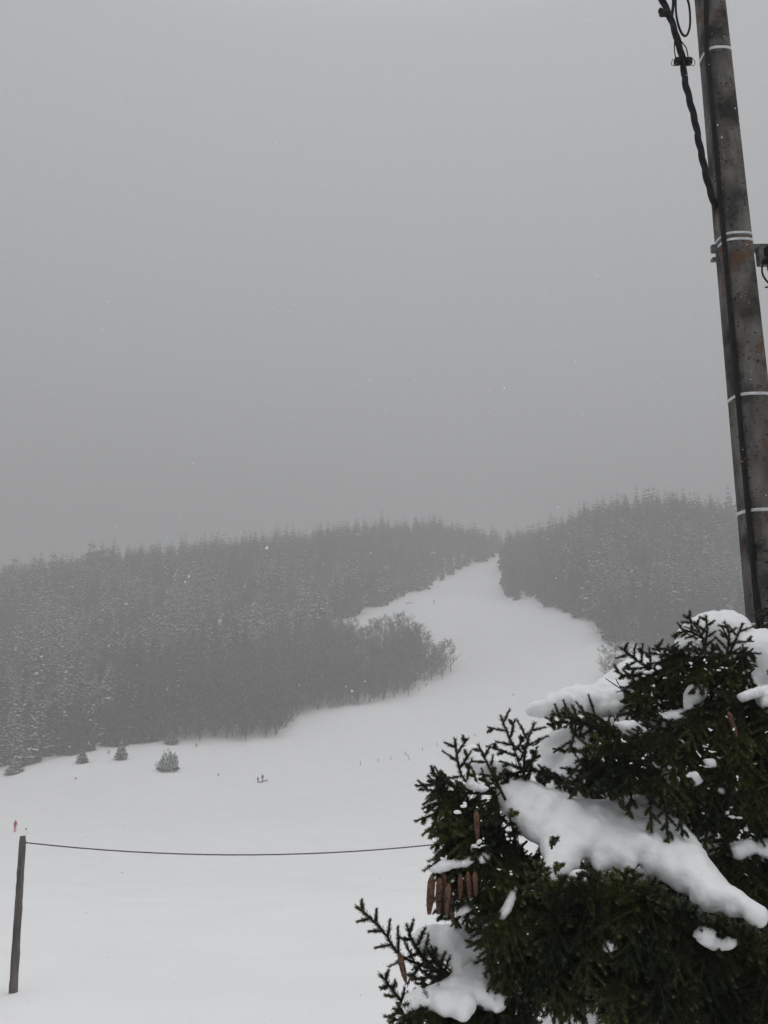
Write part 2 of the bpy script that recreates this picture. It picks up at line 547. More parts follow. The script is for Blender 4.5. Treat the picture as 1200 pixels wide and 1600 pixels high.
LEFT = [(-900, 1290), (-420, 1250), (-200, 1228), (0, 1204), (60, 1194), (120, 1178), (200, 1164), (262, 1156), (300, 1080), (440, 1030), (500, 990), (556, 962), (640, 931), (700, 905), (785, 862), (806, 845), (806, 780), (-900, 780)]
GROVE = [(236, 1163), (300, 1158), (400, 1157), (440, 1150), (462, 1128), (470, 1112), (560, 1103), (640, 1088), (650, 1070), (700, 1060), (706, 1048), (694, 1036), (650, 1016), (575, 1000), (500, 1000), (440, 1030), (300, 1088), (236, 1112)]
RIGHT = [(786, 928), (800, 936), (850, 946), (900, 966), (930, 992), (945, 1006), (1000, 1018), (1100, 1044), (1620, 1100), (2300, 1160), (2300, 700), (806, 700), (806, 860), (783, 875)]
RIGHT_EDGE = [(786, 928), (850, 946), (900, 966), (945, 1006), (1100, 1044), (1300, 1070), (1300, 1000), (1000, 975), (900, 925), (790, 900)]

# prototypes (meshes shared by every individual copy)
SP = []
for k in range(9):
    h = 18.0
    snow = (.0, .15, .35, .6, .85, .05, .5, .75, .0)[k]
    V, F, MI = spruce_arrays(h, 3.1 + .35 * (k % 3), 30, 11, snow, 100 + k, 2)
    cme = raw_mesh('spruce_crown', V, F, [M_FARSPRUCE, M_FARSNOW], MI)
    tv, tf = trunk_arrays(h, .2)
    SP.append((cme, raw_mesh('spruce_trunk', tv, tf, [M_FARBARK], smooth=True), snow, h))
BT = []
for k in range(6):
    (vb, fb), (vr, fr, sn) = bare_arrays(12.0, 300 + k, 24, 9, 8, .025, .034)
    BT.append((raw_mesh('limbs', vr, fr, [M_FARBARK, M_FARSNOW], sn), raw_mesh('bare_trunk', vb, fb, [M_FARBARK], smooth=True)))

def snowfield_noise(px):
    """patches of snowy and of dark trees in the woods"""
    return .5 + .5 * np.sin(px[:, 0] * .013 + 1.3) * np.sin(px[:, 1] * .027 + px[:, 0] * .006)

def put_tree(kind, p, scale, rz, label, group, cat, k):
    o = empty(kind, p, rz)
    o.scale = (scale[0], scale[0], scale[1])
    tag(o, label, cat, group)
    src = SP[k] if cat == 'spruce' else BT[k]
    link(bpy.data.objects.new('crown', src[0]), o)
    link(bpy.data.objects.new('trunk', src[1]), o)
    return o

ZL = [(0, 'left wood beyond the left picture edge'), (70, 'left wood at the left picture edge'), (160, 'left wood behind the leftmost small spruce'), (225, 'left wood behind the small conical spruce'),
      (300, 'left wood behind the round bush'), (450, 'left wood above the bare grove'), (2000, 'left wood along the upper slope')]
ZR = [(800, 'right wood at the top of the snow slope'), (850, 'right wood by the upper bend of the slope'), (900, 'right wood beside the middle of the slope'), (950, 'right wood at the lower bend of the slope'),
      (1020, 'right wood above the pale bare trees'), (1100, 'right wood above the near spruce tip'), (1180, 'right wood just left of the pole'), (5000, 'right wood beyond the pole')]
def forest(poly, spacing, seed, n_ind, label, group, stuffname, snow_fn, far_label):
    P, px = scatter(poly, spacing, seed)
    g = np.random.default_rng(seed + 1)
    clus = .5 + .5 * np.sin(P[:, 0] * .11 + 2 * np.sin(P[:, 1] * .05)) * np.sin(P[:, 1] * .13 + 1.7 * np.sin(P[:, 0] * .07))
    h = g.uniform(12, 20, len(P)) * (.78 + .42 * clus) * np.where(g.uniform(size=len(P)) < .2, .8, 1) * np.where(g.uniform(size=len(P)) < .06, 1.18, 1)
    d = np.hypot(P[:, 0], P[:, 1])
    vis = (px[:, 0] > -30) & (px[:, 0] < 1230)
    order = np.argsort(d + np.where(vis, 0, 1e4))
    ind = set(order[:n_ind].tolist())
    parts = []
    sn = snow_fn(px, P)
    edge_dist = polydist(px, [q_ for q_ in poly])
    LOD = [(spruce_arrays(18, 3.3 + .3 * (q % 3), 15, 8, s, 500 + q, 1), s) for q, s in enumerate((.0, .2, .55, .8, 1.0, .02))]
    lods = np.array([s for _, s in LOD]); sps = np.array([s[2] for s in SP])
    cnt = 0
    for i in range(len(P)):
        tgt = sn[i] * g.uniform(.45, 1.1)
        sc = h[i] / 18
        wsc = sc * g.uniform(.85, 1.45)
        rz = g.uniform(0, 6.28)
        if i in ind:
            k = int(np.argmin(np.abs(sps - tgt * .85) + g.uniform(0, .12, len(sps))))
            look = ('nearly snowless ' if sps[k] < .1 else 'lightly dusted ' if sps[k] < .3 else 'snow-streaked ') + ('tall' if h[i] > 17 else 'mid-sized' if h[i] > 13 else 'short')
            edges = ZL if 'left' in group else ZR
            where = edges[min(len(edges) - 1, sum(px[i][0] > e_ for e_ in [q_[0] for q_ in edges]))][1]
            rank = 'edge' if edge_dist[i] < 9 else 'second-rank' if edge_dist[i] < 26 else 'inner'
            put_tree('spruce_tree', P[i], (wsc, sc), rz, f'{look} {rank} spruce of the {where}', group, 'spruce', k)
        else:
            if d[i] > 560 and g.uniform() < .15: continue
            k = int(np.argmin(np.abs(lods - tgt) + g.uniform(0, .12, len(lods))))
            V, F, MI = LOD[k][0]
            c, s = math.cos(rz), math.sin(rz)
            Vt = np.stack([(V[:, 0] * c - V[:, 1] * s) * wsc, (V[:, 0] * s + V[:, 1] * c) * wsc, V[:, 2] * sc], 1) + P[i]
            parts.append((Vt, F, MI)); cnt += 1
    V, F, MI = merge(parts)
    o = link(bpy.data.objects.new(stuffname, raw_mesh(stuffname, V, [np.concatenate(F)], [M_FARSPRUCE, M_FARSNOW], MI)))
    tag(o, far_label, 'forest', kind='stuff')
    print(stuffname, 'individuals', len(ind), 'merged', cnt, 'tris', len(MI))

def patchy(P, seed, wl=26.):
    g = np.random.default_rng(seed); v = np.zeros(len(P))
    for k in range(9):
        a = g.uniform(0, 6.28); l = wl * g.uniform(.6, 2.2)
        v += np.sin((P[:, 0] * math.cos(a) + P[:, 1] * math.sin(a)) * 6.283 / l + g.uniform(0, 6.28))
    return np.clip(.5 + v / 4.2, 0, 1)
def snow_left(px, P):
    f = np.clip((px[:, 1] - 880) / 45, .12, 1) * np.where((px[:, 0] > 215) & (px[:, 1] > 1045 + (330 - px[:, 0]) * .1), .1, 1) * np.where(px[:, 0] > 560, .4, 1)
    return f * np.where(patchy(P, 4) > .33, 1.15, .10)
def snow_right(px, P):
    f = np.clip((px[:, 1] - 835) / 25, .1, 1) * np.clip((px[:, 0] - 850) / 120, 0, 1) * np.where(px[:, 1] > 975 + (px[:, 0] - 950) * .1, .25, 1)
    return f * np.where(patchy(P, 8) > .36, 1.1, .12)
forest(LEFT, 6.1, 11, 170, 'tall spruce standing in the front of the hazy wood left of the snow slope',
       'spruces in the front of the left wood', 'forest', snow_left, 'hazy snow-dusted spruce wood covering the left hill')
forest(RIGHT, 5.9, 21, 110, 'tall spruce standing in the front of the hazy wood right of the snow slope',
       'spruces in the front of the right wood', 'forest', snow_right, 'hazy spruce wood covering the right hill beside the pole')

ZG = [(290, 'of the grove behind the round bush'), (350, 'of the grove left of the two people'), (410, 'of the grove above the two people'), (460, 'at the lower bulge of the grove'), (520, 'of the grove right of its lower bulge'),
      (580, 'in the middle of the grove'), (640, 'of the grove near its right tip'), (2000, 'at the right tip of the grove')]
ZE = [(850, 'of the right wood near the slope top'), (900, 'of the right wood beside the upper slope'), (950, 'of the right wood at the lower bend'), (1050, 'of the right wood above the near spruce'), (5000, 'of the right wood by the pole')]
def grove(poly, spacing, seed, n_ind, label, group, far_label, hr=(10, 14), dl=640):
    P, px = scatter(poly, spacing, seed, dl)
    g = np.random.default_rng(seed)
    d = np.hypot(P[:, 0], P[:, 1])
    vis = (px[:, 0] < 1230)
    order = np.argsort(d + np.where(vis, 0, 1e4)); ind = set(order[:n_ind].tolist())
    ed = polydist(px, poly)
    LOD = [bare_arrays(12.0, 700 + q, 20, 7, 7, .03, .042) for q in range(5)]
    parts = []
    for i in range(len(P)):
        hh = g.uniform(*hr) / 12 * (.88 + .16 * math.sin(P[i][0] * .21 + 1.1 * math.sin(P[i][1] * .17)) + .06 * math.sin(P[i][1] * .4)); rz = g.uniform(0, 6.28)
        if i in ind:
            size = 'low ' if hh < .92 else 'mid-sized ' if hh < 1.08 else 'tall '
            zn = ZG if 'grove' in group else ZE
            where = zn[min(len(zn) - 1, sum(px[i][0] > q_[0] for q_ in zn))][1]
            rk = 'front row' if ed[i] < 7 else 'second row' if ed[i] < 16 else 'inner rows'
            put_tree('bare_tree', P[i], (hh * g.uniform(.85, 1.15), hh), rz, f'{size}leafless tree in the {rk} {where}', group, 'bare tree', int(g.integers(len(BT))))
        else:
            (vb, fb), (vr, fr, sn) = LOD[int(g.integers(5))]
            c, s = math.cos(rz), math.sin(rz)
            for V, F, m in ((vb, fb, 0), (vr, fr, sn)):
                Vt = np.stack([(V[:, 0] * c - V[:, 1] * s), (V[:, 0] * s + V[:, 1] * c), V[:, 2]], 1) * hh + P[i]
                parts.append((Vt, F, m))
    if parts:
        q4 = [p for p in parts if p[1].shape[1] == 4]; q3 = [p for p in parts if p[1].shape[1] == 3]
        V, F, MI = merge(q4 + q3)
        o = link(bpy.data.objects.new('woods', raw_mesh('woods', V, F, [M_FARBARK, M_FARSNOW], MI)))
        tag(o, far_label, 'woods', kind='stuff')
    print('grove', len(P))
grove(GROVE, 3.4, 31, 150, 'leafless grey tree in the bare grove jutting into the snow slope', 'bare trees of the grove at the foot of the slope', 'dense leafless grove jutting into the snow slope')
grove(RIGHT_EDGE, 6.0, 41, 50, 'leafless grey tree at the edge of the right wood', 'bare trees at the edge of the right wood', 'leafless trees mixed into the edge of the right wood', (8, 12), 430)

def single_tree(kind, px, py, h, w, k, label, cat='spruce'):
    p = on_ground(px, py)
    s = h / (18 if cat == 'spruce' else 12)
    return put_tree(kind, p, (w / (6.6 if cat == 'spruce' else 7), s), px * .7, label, None, cat, k)
single_tree('spruce_tree', 128, 1192, 3.6, 3.6, 3, 'small dusted spruce, leftmost of the three alone on the snow below the left wood')
single_tree('spruce_tree', 189, 1186, 5.2, 3.8, 4, 'small conical spruce in the middle of the three alone below the left wood')
single_tree('spruce_tree', 268, 1162, 3.4, 4.6, 7, 'low snow-laden spruce at the foot of the bare grove')
single_tree('spruce_tree', 22, 1208, 3.0, 5.2, 4, 'low dark spruce at the left picture edge below the wood')
for i, (px, py, h) in enumerate([(948, 1060, 9.5), (962, 1050, 9), (978, 1062, 9)]):
    single_tree('bare_tree', px, py, h, 7, i, ('pale leafless tree leaning over the slope just left of the spruce tip', 'pale leafless tree in the middle of three behind the spruce tip', 'pale leafless tree nearest the near spruce tip, right of two others')[i], 'bare tree')

# round snow-laden bush
def bush(px, py, w, h, label):
    p = on_ground(px, py)
    g = np.random.default_rng(5)
    o = empty('snowy_bush', p)
    tag(o, label, 'bush')
    V, F, MI = [], [], []
    for i in range(3200):
        th = g.uniform(0, 6.28); ph = math.acos(g.uniform(0, 1))
        n = np.array([math.sin(ph) * math.cos(th), math.sin(ph) * math.sin(th), math.cos(ph)])
        rr = g.uniform(.55, 1.0) * (1 + .22 * math.sin(5 * th + 3 * ph) + .15 * math.sin(3 * th - 7 * ph))
        c = n * np.array([w / 2, w / 2, h]) * rr
        sz = .35
        a = g.normal(0, 1, 3); a /= np.linalg.norm(a); b = np.cross(a, n); b /= np.linalg.norm(b) + 1e-9
        t = n * .9 + np.array([0, 0, .5])
        k = len(V)
        V += [c + b * sz * .4, c - b * sz * .4, c + t * sz]
        F.append((k, k + 1, k + 2))
        MI.append(1 if (g.uniform() < .45 and n[2] > .2) else 0)
    link(bpy.data.objects.new('crown', raw_mesh('bush_crown', V, F, [M_FARSPRUCE, M_FARSNOW], MI)), o)
    tv, tf = tubes([(np.array([0, 0, -.3]), np.array([0, 0, h * .6]), .12, .05)] + [(np.array([0, 0, .2]), np.array([math.cos(a) * w * .3, math.sin(a) * w * .3, h * .7]), .06, .02) for a in np.linspace(0, 6, 9)], 5)
    link(bpy.data.objects.new('stem', raw_mesh('bush_stem', tv, tf, [M_FARBARK])), o)
bush(263, 1204, 4.9, 3.9, 'round snow-laden bush standing alone on the snow below the grove')

# twiggy tufts poking out of the snow
def tuft(px, py, h, label, group):
    p = on_ground(px, py)
    g = np.random.default_rng(int(px))
    seg = []
    for i in range(14):
        d = g.normal(0, .35, 3); d[2] = 1
        e = d * h * g.uniform(.5, 1)
        seg.append((np.array([0, 0, -.1]), e, .02, .008))
        seg.append((e * .5, e * .5 + g.normal(0, .2, 3) * h + np.array([0, 0, .25 * h]), .012, .005))
    V, F = tubes(seg, 4)
    o = link(bpy.data.objects.new('dry_shrub', raw_mesh('dry_shrub', V, F, [M_FARBARK])))
    o.location = p
    tag(o, label, 'shrub', group)
for (px, py, h, lb) in [(118, 1218, .6, 'tiny dry tuft below the leftmost small spruce'), (341, 1212, .6, 'tiny dry tuft between the round bush and the two hikers'),
                        (307, 1168, 1.3, 'thin dry shrub at the snow edge left of the grove front'), (41, 1297, .35, 'tiny dark tuft beside the person in red'),
                        (170, 1178, 1.2, 'thin dry shrub beside the middle small spruce'), (666, 1072, 1.4, 'thin dry shrub below the right tip of the bare grove'),
                        (655, 1080, 1.6, 'thin dry shrub under the bare grove, lower of two'), (735, 1030, .6, 'tiny dry tuft on the slope right of the grove')]:
    tuft(px, py, h, lb, 'dry tufts poking through the snow')

# row of thin stakes across the meadow
for i, (px, py, h, lean, lb) in enumerate([(563, 1196, 1.1, 0, 'leftmost thin stake of the row crossing the meadow'), (591, 1190, .8, 0, 'second thin stake from the left in the meadow row'),
                                  (611, 1187, .9, 0, 'third thin stake from the left in the meadow row'), (634, 1180, 1.2, -.15, 'upright thin stake of the close pair in the meadow row'),
                                  (640, 1188, 1.6, -.35, 'leaning dark stake of the close pair in the meadow row'), (660, 1173, .9, .1, 'thin stake just right of the close pair'),
                                  (683, 1166, 1.0, .05, 'thin stake just left above the near spruce twigs'), (742, 1150, .7, 0, 'small stake seen between the two upright spruce twigs')]):
    p = on_ground(px, py)
    V, F = polytube([(0, 0, -.3), (lean * h * .5, 0, h * .5), (lean * h, 0, h)], [.085, .08, .06], 6)
    o = link(bpy.data.objects.new('stake', raw_mesh('stake', V, F, [M_STAKE])))
    o.location = p
    tag(o, lb, 'stake', 'thin stakes in the snow meadow')

# dark log lying on the upper slope
p = on_ground(640, 943)
V, F = polytube([(-1.9, 0, .12), (-.6, .1, .2), (.7, 0, .25), (2.1, -.1, .4)], [.13, .16, .13, .05], 7)
V2, F2 = tubes([(np.array([-.5, 0, .2]), np.array([-.9, 0, .8]), .05, .02), (np.array([.6, 0, .2]), np.array([1.1, .1, .7]), .04, .02)], 5)
V, F, MI = merge([(V, F, 0), (V2, F2, 0)])
o = link(bpy.data.objects.new('fallen_log', raw_mesh('fallen_log', V, F, [M_STAKE], smooth=True))); o.location = p
tag(o, 'thin dark log lying across the upper snow slope', 'log')

# ------------------------------------------------------------------ people
def person(px, py, h, jacket, trousers, label, pose, rz=0, skis=True):
    p = on_ground(px, py)
    k = h / 1.75
    root = empty('person', p, rz)
    tag(root, label, 'person')
    J = dict(pel=(0, 0, .95), chest=(0, -.03, 1.32), neck=(0, -.03, 1.5), head=(0, -.05, 1.63),
             hl=(.10, 0, .9), kl=(.12, -.08, .5), fl=(.12, .02, .08), tl=(.12, -.16, .05),
             hr=(-.10, 0, .9), kr=(-.12, -.02, .5), fr=(-.12, .08, .08), tr=(-.12, -.1, .05),
             sl=(.19, -.02, 1.42), el=(.27, -.05, 1.14), wl=(.26, -.22, .95), pl=(.26, -.29, .92),
             sr=(-.19, -.02, 1.42), er=(-.27, -.02, 1.14), wr=(-.26, -.2, .95), pr=(-.26, -.27, .92))
    J.update(pose)
    E = [('pel', 'chest'), ('chest', 'neck'), ('neck', 'head'), ('pel', 'hl'), ('hl', 'kl'), ('kl', 'fl'), ('fl', 'tl'), ('pel', 'hr'), ('hr', 'kr'), ('kr', 'fr'), ('fr', 'tr'),
         ('chest', 'sl'), ('sl', 'el'), ('el', 'wl'), ('wl', 'pl'), ('chest', 'sr'), ('sr', 'er'), ('er', 'wr'), ('wr', 'pr')]
    RAD = dict(pel=.16, chest=.17, neck=.065, head=.115, hl=.11, kl=.07, fl=.05, tl=.04, hr=.11, kr=.07, fr=.05, tr=.04,
               sl=.085, el=.06, wl=.042, pl=.04, sr=.085, er=.06, wr=.042, pr=.04)
    names = list(J)
    me = bpy.data.meshes.new('person_body')
    me.from_pydata([Vector(J[n]) * k for n in names], [(names.index(a), names.index(b)) for a, b in E], [])
    o = bpy.data.objects.new('body_tmp', me); link(o)
    o.modifiers.new('s', 'SKIN')
    sv_ = me.skin_vertices[0].data
    for i, n in enumerate(names):
        sv_[i].radius = (RAD[n] * k, RAD[n] * k)
        sv_[i].use_root = n == 'pel'
    sb = o.modifiers.new('ss', 'SUBSURF'); sb.levels = 2; sb.render_levels = 2
    dg = bpy.context.evaluated_depsgraph_get()
    bme = bpy.data.meshes.new_from_object(o.evaluated_get(dg))
    bpy.data.objects.remove(o)
    bme.name = 'person_body'
    bme.materials.clear()
    for m in (jacket, trousers, M_SKIN): bme.materials.append(m)
    for f in bme.polygons:
        z = f.center.z / k
        f.material_index = 2 if z > 1.49 else (1 if z < .88 and abs(f.center.x) < .22 * k else 0)
        f.use_smooth = True
    link(bpy.data.objects.new('body', bme), root)
    # knitted hat
    hc = Vector(J['head']) * k
    b = bmesh.new()
    bmesh.ops.create_uvsphere(b, u_segments=14, v_segments=9, radius=.125 * k)
    bmesh.ops.delete(b, geom=[v for v in b.verts if v.co.z < -.005], context='VERTS')
    bmesh.ops.translate(b, verts=b.verts, vec=hc + Vector((0, .01, .02)))
    hme = bpy.data.meshes.new('hat'); b.to_mesh(hme); b.free(); hme.materials.append(trousers)
    link(bpy.data.objects.new('hat', hme), root)
    if skis:
        for s in (-1, 1):
            V, F = polytube([(s * .12 * k, -.95, .10), (s * .12 * k, -.8, .03), (s * .12 * k, 0, .03), (s * .12 * k, .75, .03)], [.02, .045, .05, .04], 6)
            V[:, 2] = .03 + (V[:, 2] - .03) * .35
            link(bpy.data.objects.new('ski', raw_mesh('ski', V, F, [M_DARKCLOTH])), root)
            a = Vector(J['pl' if s > 0 else 'pr']) * k
            V, F = tubes([(np.array(a) + [0, 0, .05], np.array([a.x * 1.2, a.y + .35, 0.0]), .012, .01)], 5)
            link(bpy.data.objects.new('ski_pole', raw_mesh('ski_pole', V, F, [M_STEEL])), root)
    return root

person(23, 1300, 1.72, M_RED, M_RED, 'person in a red ski suit standing on the snow above the wooden post', {}, R(70), skis=False)
person(403, 1223, 1.35, M_DARKCLOTH, M_DARKCLOTH, 'smaller dark-clad person, left of the two standing on the snow', {}, R(15), skis=False)
person(410, 1222, 1.80, M_DARKCLOTH, M_DARKCLOTH, 'taller dark-clad person, right of the two standing on the snow', {}, R(40), skis=False)
person(678, 943, 1.8, M_DARKCLOTH, M_DARKCLOTH, 'dark-clad skier alone high on the snow slope', {'kl': (.14, -.2, .48), 'kr': (-.14, -.16, .48), 'chest': (0, -.16, 1.25), 'neck': (0, -.22, 1.42), 'head': (0, -.27, 1.54)}, R(10))
for (px, py, w, lb) in ((406.5, 1223, 1.1, 'dark low sled between the two dark-clad people'), (414, 1221, 1.1, 'dark low sled to the right of the taller dark-clad person')):
    p = on_ground(px, py)
    o = empty('sled', p, R(15)); tag(o, lb, 'sled', 'sleds beside the two people')
    link(bpy.data.objects.new('seat', bbox_mesh('sled_seat', [(Vector((0, 0, .26)), (w, .4, .05), None), (Vector((w * .45, 0, .32)), (.2, .4, .08), None)], [M_DARKCLOTH], .01)), o)
    for s in (-.17, .17):
        V, F = polytube([(-w / 2, s, .04), (w * .3, s, .04), (w * .5, s, .12), (w * .58, s, .26)], .025, 6)
        link(bpy.data.objects.new('runner', raw_mesh('runner', V, F, [M_DARKCLOTH], smooth=True)), o)

# ------------------------------------------------------------------ wooden posts and wire
def post(px, py, h, label, tilt=0.0):
    p = on_ground(px, py) if py < 1600 else None
    n = 26; side = 12
    V = []
    g = np.random.default_rng(3)
    wob = g.normal(0, .0022, (n, side))
    for i in range(n):
        z = -.4 + (h + .4) * i / (n - 1)
        r = .060 - .014 * max(z, 0) / h
        if i == n - 1: r *= .86
        for j in range(side):
            a = j * 6.2832 / side
            V.append(((r + wob[i, j]) * math.cos(a), (r + wob[i, j]) * math.sin(a), z + (.012 * math.cos(a + 1) if i == n - 1 else 0)))
    F = [(i * side + j, i * side + (j + 1) % side, (i + 1) * side + (j + 1) % side, (i + 1) * side + j) for i in range(n - 1) for j in range(side)]
    top = len(V); V.append((0, 0, h))
    T = [((n - 1) * side + j, (n - 1) * side + (j + 1) % side, top) for j in range(side)]
    root = empty('wooden_post', p); root.rotation_euler = (0, R(tilt), 0)
    tag(root, label, 'post', 'weathered wooden posts carrying the wire')
    link(bpy.data.objects.new('shaft', raw_mesh('post_shaft', V, [np.array(F), np.array(T)], [M_WOOD], smooth=True)), root)
    th = np.linspace(0, 6.2832, 13)
    V, F = polytube([(.050 * math.cos(t), .050 * math.sin(t), h - .075 + .004 * math.sin(3 * t)) for t in th[:-1]] + [(.050, 0, h - .075)], .0035, 6)
    link(bpy.data.objects.new('staple', raw_mesh('staple', V, F, [M_STEEL])), root)
    return root, p
proot, pp = post(20.5, 1551, 2.12, 'weathered round wooden post in the snow at the lower left', 0.0)
# the second post stands hidden behind the near spruce, same line of wire
q = W(815, 1545, 12.6); q[2] = ground(q[0], q[1])[0]
root2 = empty('wooden_post', q)
for ch in list(proot.children):
    c = ch.copy(); COL.objects.link(c); c.parent = root2
tag(root2, 'weathered wooden post standing behind the near spruce', 'post', 'weathered wooden posts carrying the wire')
A = W(40, 1316.5, 12.2); B = np.array([q[0], q[1], W(815, 1303, 12.6)[2]])
root2.scale = (1, 1, (B[2] - q[2]) / 2.06)
wp = []
mid_drop = None
for t in np.linspace(0, 1, 160):
    P_ = A + (B - A) * t
    P_ = P_ + np.array([0, 0, -.235 * 4 * t * (1 - t)])
    wp.append(P_)
wp = np.array(wp)
prt = []
for s in (0, math.pi):
    tt = np.linspace(0, 1, 1400)
    Q = np.stack([np.interp(tt, np.linspace(0, 1, 160), wp[:, k]) for k in range(3)], 1)
    ang = tt * 6.2832 * 75 + s
    Q[:, 1] += .0055 * np.cos(ang); Q[:, 2] += .0055 * np.sin(ang)
    V, F = polytube(Q, .0058, 5)
    prt.append((V, F, 0))
V, F, MI = merge(prt)
o = link(bpy.data.objects.new('twisted_wire', raw_mesh('twisted_wire', V, F, [M_WIRE], smooth=True)))
tag(o, 'twisted grey wire sagging from the wooden post towards the spruce', 'wire')

# ------------------------------------------------------------------ utility pole
PD = 5.6
p0 = W(1107, 0, PD); p1 = W(1165.5, 600, PD)
PXc, PYc = (p0[0] + p1[0]) / 2 + .01, PD
def prad(z): return .142 - .0078 * (z - 6.0)
up = empty('utility_pole', (PXc, PYc, 0))
tag(up, 'tall weathered grey concrete utility pole with lichen spots and cables', 'utility pole')
n, side = 70, 32
V = []
for i in range(n):
    z = -.5 + 12.5 * i / (n - 1)
    r = prad(z)
    for j in range(side):
        a = j * 2 * math.pi / side + .3
        c, s = math.cos(a), math.sin(a)
        k = (abs(c) ** 3.2 + abs(s) ** 3.2) ** (-1 / 3.2)
        V.append((r * k * c * .97, r * k * s * .97, z))
F = [(i * side + j, i * side + (j + 1) % side, (i + 1) * side + (j + 1) % side, (i + 1) * side + j) for i in range(n - 1) for j in range(side)]
V.append((0, 0, 12.0))
T = [((n - 1) * side + j, (n - 1) * side + (j + 1) % side, len(V) - 1) for j in range(side)]
link(bpy.data.objects.new('shaft', raw_mesh('pole_shaft', V, [np.array(F), np.array(T)], [M_CONCRETE], smooth=True)), up)

def zof(py, px=1150): return W(px, py, PD - .14)[2]
def band(z, h=.018, mat=M_STRAP, extra=.004):
    V, Fq = [], []
    zs = (z - h / 2, z + h / 2)
    for rr, zz in ((0, 0), (1, 0), (1, 1), (0, 1)):
        r = prad(zs[zz]) + (extra if rr else -.004)
        for j in range(side):
            a = j * 2 * math.pi / side + .3
            c, s = math.cos(a), math.sin(a)
            k = (abs(c) ** 3.2 + abs(s) ** 3.2) ** (-1 / 3.2)
            V.append((r * k * c * .97, r * k * s * .97, zs[zz]))
    for a_ in range(3):
        for j in range(side):
            Fq.append((a_ * side + j, a_ * side + (j + 1) % side, (a_ + 1) * side + (j + 1) % side, (a_ + 1) * side + j))
    return link(bpy.data.objects.new('band', raw_mesh('pole_band', V, np.array(Fq), [mat], smooth=False)), up)
for py, px, h in ((69, 1112, .022), (361, 1145, .018), (371, 1146, .018), (614, 1168, .022), (796, 1180, .024), (975, 1195, .022)):
    band(zof(py, px), h)

UPV = np.array([PXc, PYc, 0])
def on_pole(px, py, lift=.012):
    """point on the near face of the pole that sits at that height and offset"""
    P_ = W(px, py, PD - .13)
    r = prad(P_[2])
    dx = np.clip(P_[0] - PXc, -r * .93, r * .93)
    fy = (1 - (abs(dx) / (r * 1.0)) ** 3.2) ** (1 / 3.2)
    return np.array([dx, -r * fy * .97 - lift, P_[2]])
def pole_cable(pts, rad, name='cable', lift=.012):
    P_ = [on_pole(a, b, lift) for a, b in pts]
    return tube_obj(name, P_, rad, M_RUBBER, up, 8, 60)
pole_cable([(1112, -160), (1105, -60), (1107, 0), (1105, 60), (1103, 120), (1106, 200), (1112, 280), (1120, 370), (1127, 450), (1134, 530), (1140, 600), (1147, 660), (1152, 740), (1160, 830), (1171, 920), (1186, 1000), (1196, 1080)], .017)
pole_cable([(1120, -160), (1110, -60), (1104, 0), (1106, 60), (1106, 120), (1109, 200), (1115, 280), (1122, 370), (1130, 450), (1137, 530), (1143, 600), (1152, 660), (1164, 740), (1172, 830), (1181, 920), (1193, 1000), (1200, 1080)], .015, lift=.026)
pole_cable([(1108, 290), (1113, 330), (1118, 400), (1126, 480), (1133, 560), (1139, 640), (1149, 760), (1160, 860), (1178, 990), (1190, 1080)], .009, lift=.016)

# bracket through the pole with its junction box on the right
zb = W(1190, 388, PD)[2]
rz_ = None
link(bpy.data.objects.new('bracket', bbox_mesh('bracket', [
    (Vector((.21, .02, zb + .01)), (.76, .035, .065), rz_), (Vector((-.145, .03, zb - .075)), (.05, .05, .025), None)], [M_STEEL], .004)), up)
jb = link(bpy.data.objects.new('junction_box', bbox_mesh('junction_box', [
    (Vector((.29, -.03, zb - .085)), (.26, .06, .15), None), (Vector((.29, -.065, zb - .165)), (.24, .02, .02), None)], [M_STEEL], .006)), up)
link(bpy.data.objects.new('connector', bbox_mesh('connector', [
    (Vector((.235, -.075, zb - .07)), (.07, .05, .08), None), (Vector((.29, -.085, zb - .06)), (.07, .06, .14), None), (Vector((.20, -.07, zb - .15)), (.05, .04, .04), None)], [M_RUBBER], .008)), jb)
for pts, r in (([(.38, -.26, zb - .12), (.31, -.27, zb - .20), (.29, -.28, zb - .30), (.34, -.28, zb - .38), (.42, -.27, zb - .34), (.47, -.26, zb - .24), (.44, -.26, zb - .15)], .007),
               ([(.40, -.26, zb - .12), (.36, -.28, zb - .24), (.40, -.28, zb - .36), (.34, -.28, zb - .40), (.30, -.28, zb - .41)], .007),
               ([(.42, -.26, zb - .12), (.37, -.28, zb - .25), (.35, -.28, zb - .37), (.38, -.28, zb - .46), (.39, -.27, zb - .66), (.44, -.26, zb - .9)], .005),
               ([(.45, -.27, zb - .10), (.36, -.29, zb - .16), (.33, -.29, zb - .27), (.39, -.29, zb - .33), (.46, -.28, zb - .28)], .006),
               ([(.36, -.27, zb - .13), (.34, -.29, zb - .26), (.37, -.29, zb - .36), (.44, -.28, zb - .30), (.48, -.28, zb - .20)], .005),
               ([(.50, -.26, zb - .50), (.42, -.27, zb - .72), (.40, -.27, zb - .80), (.42, -.27, zb - .9), (.50, -.26, zb - 1.0)], .005)):
    tube_obj('cable', [(a_ - .145, b_ + .17, c_ + .03) for a_, b_, c_ in pts], r, M_RUBBER, up, 8, 50)

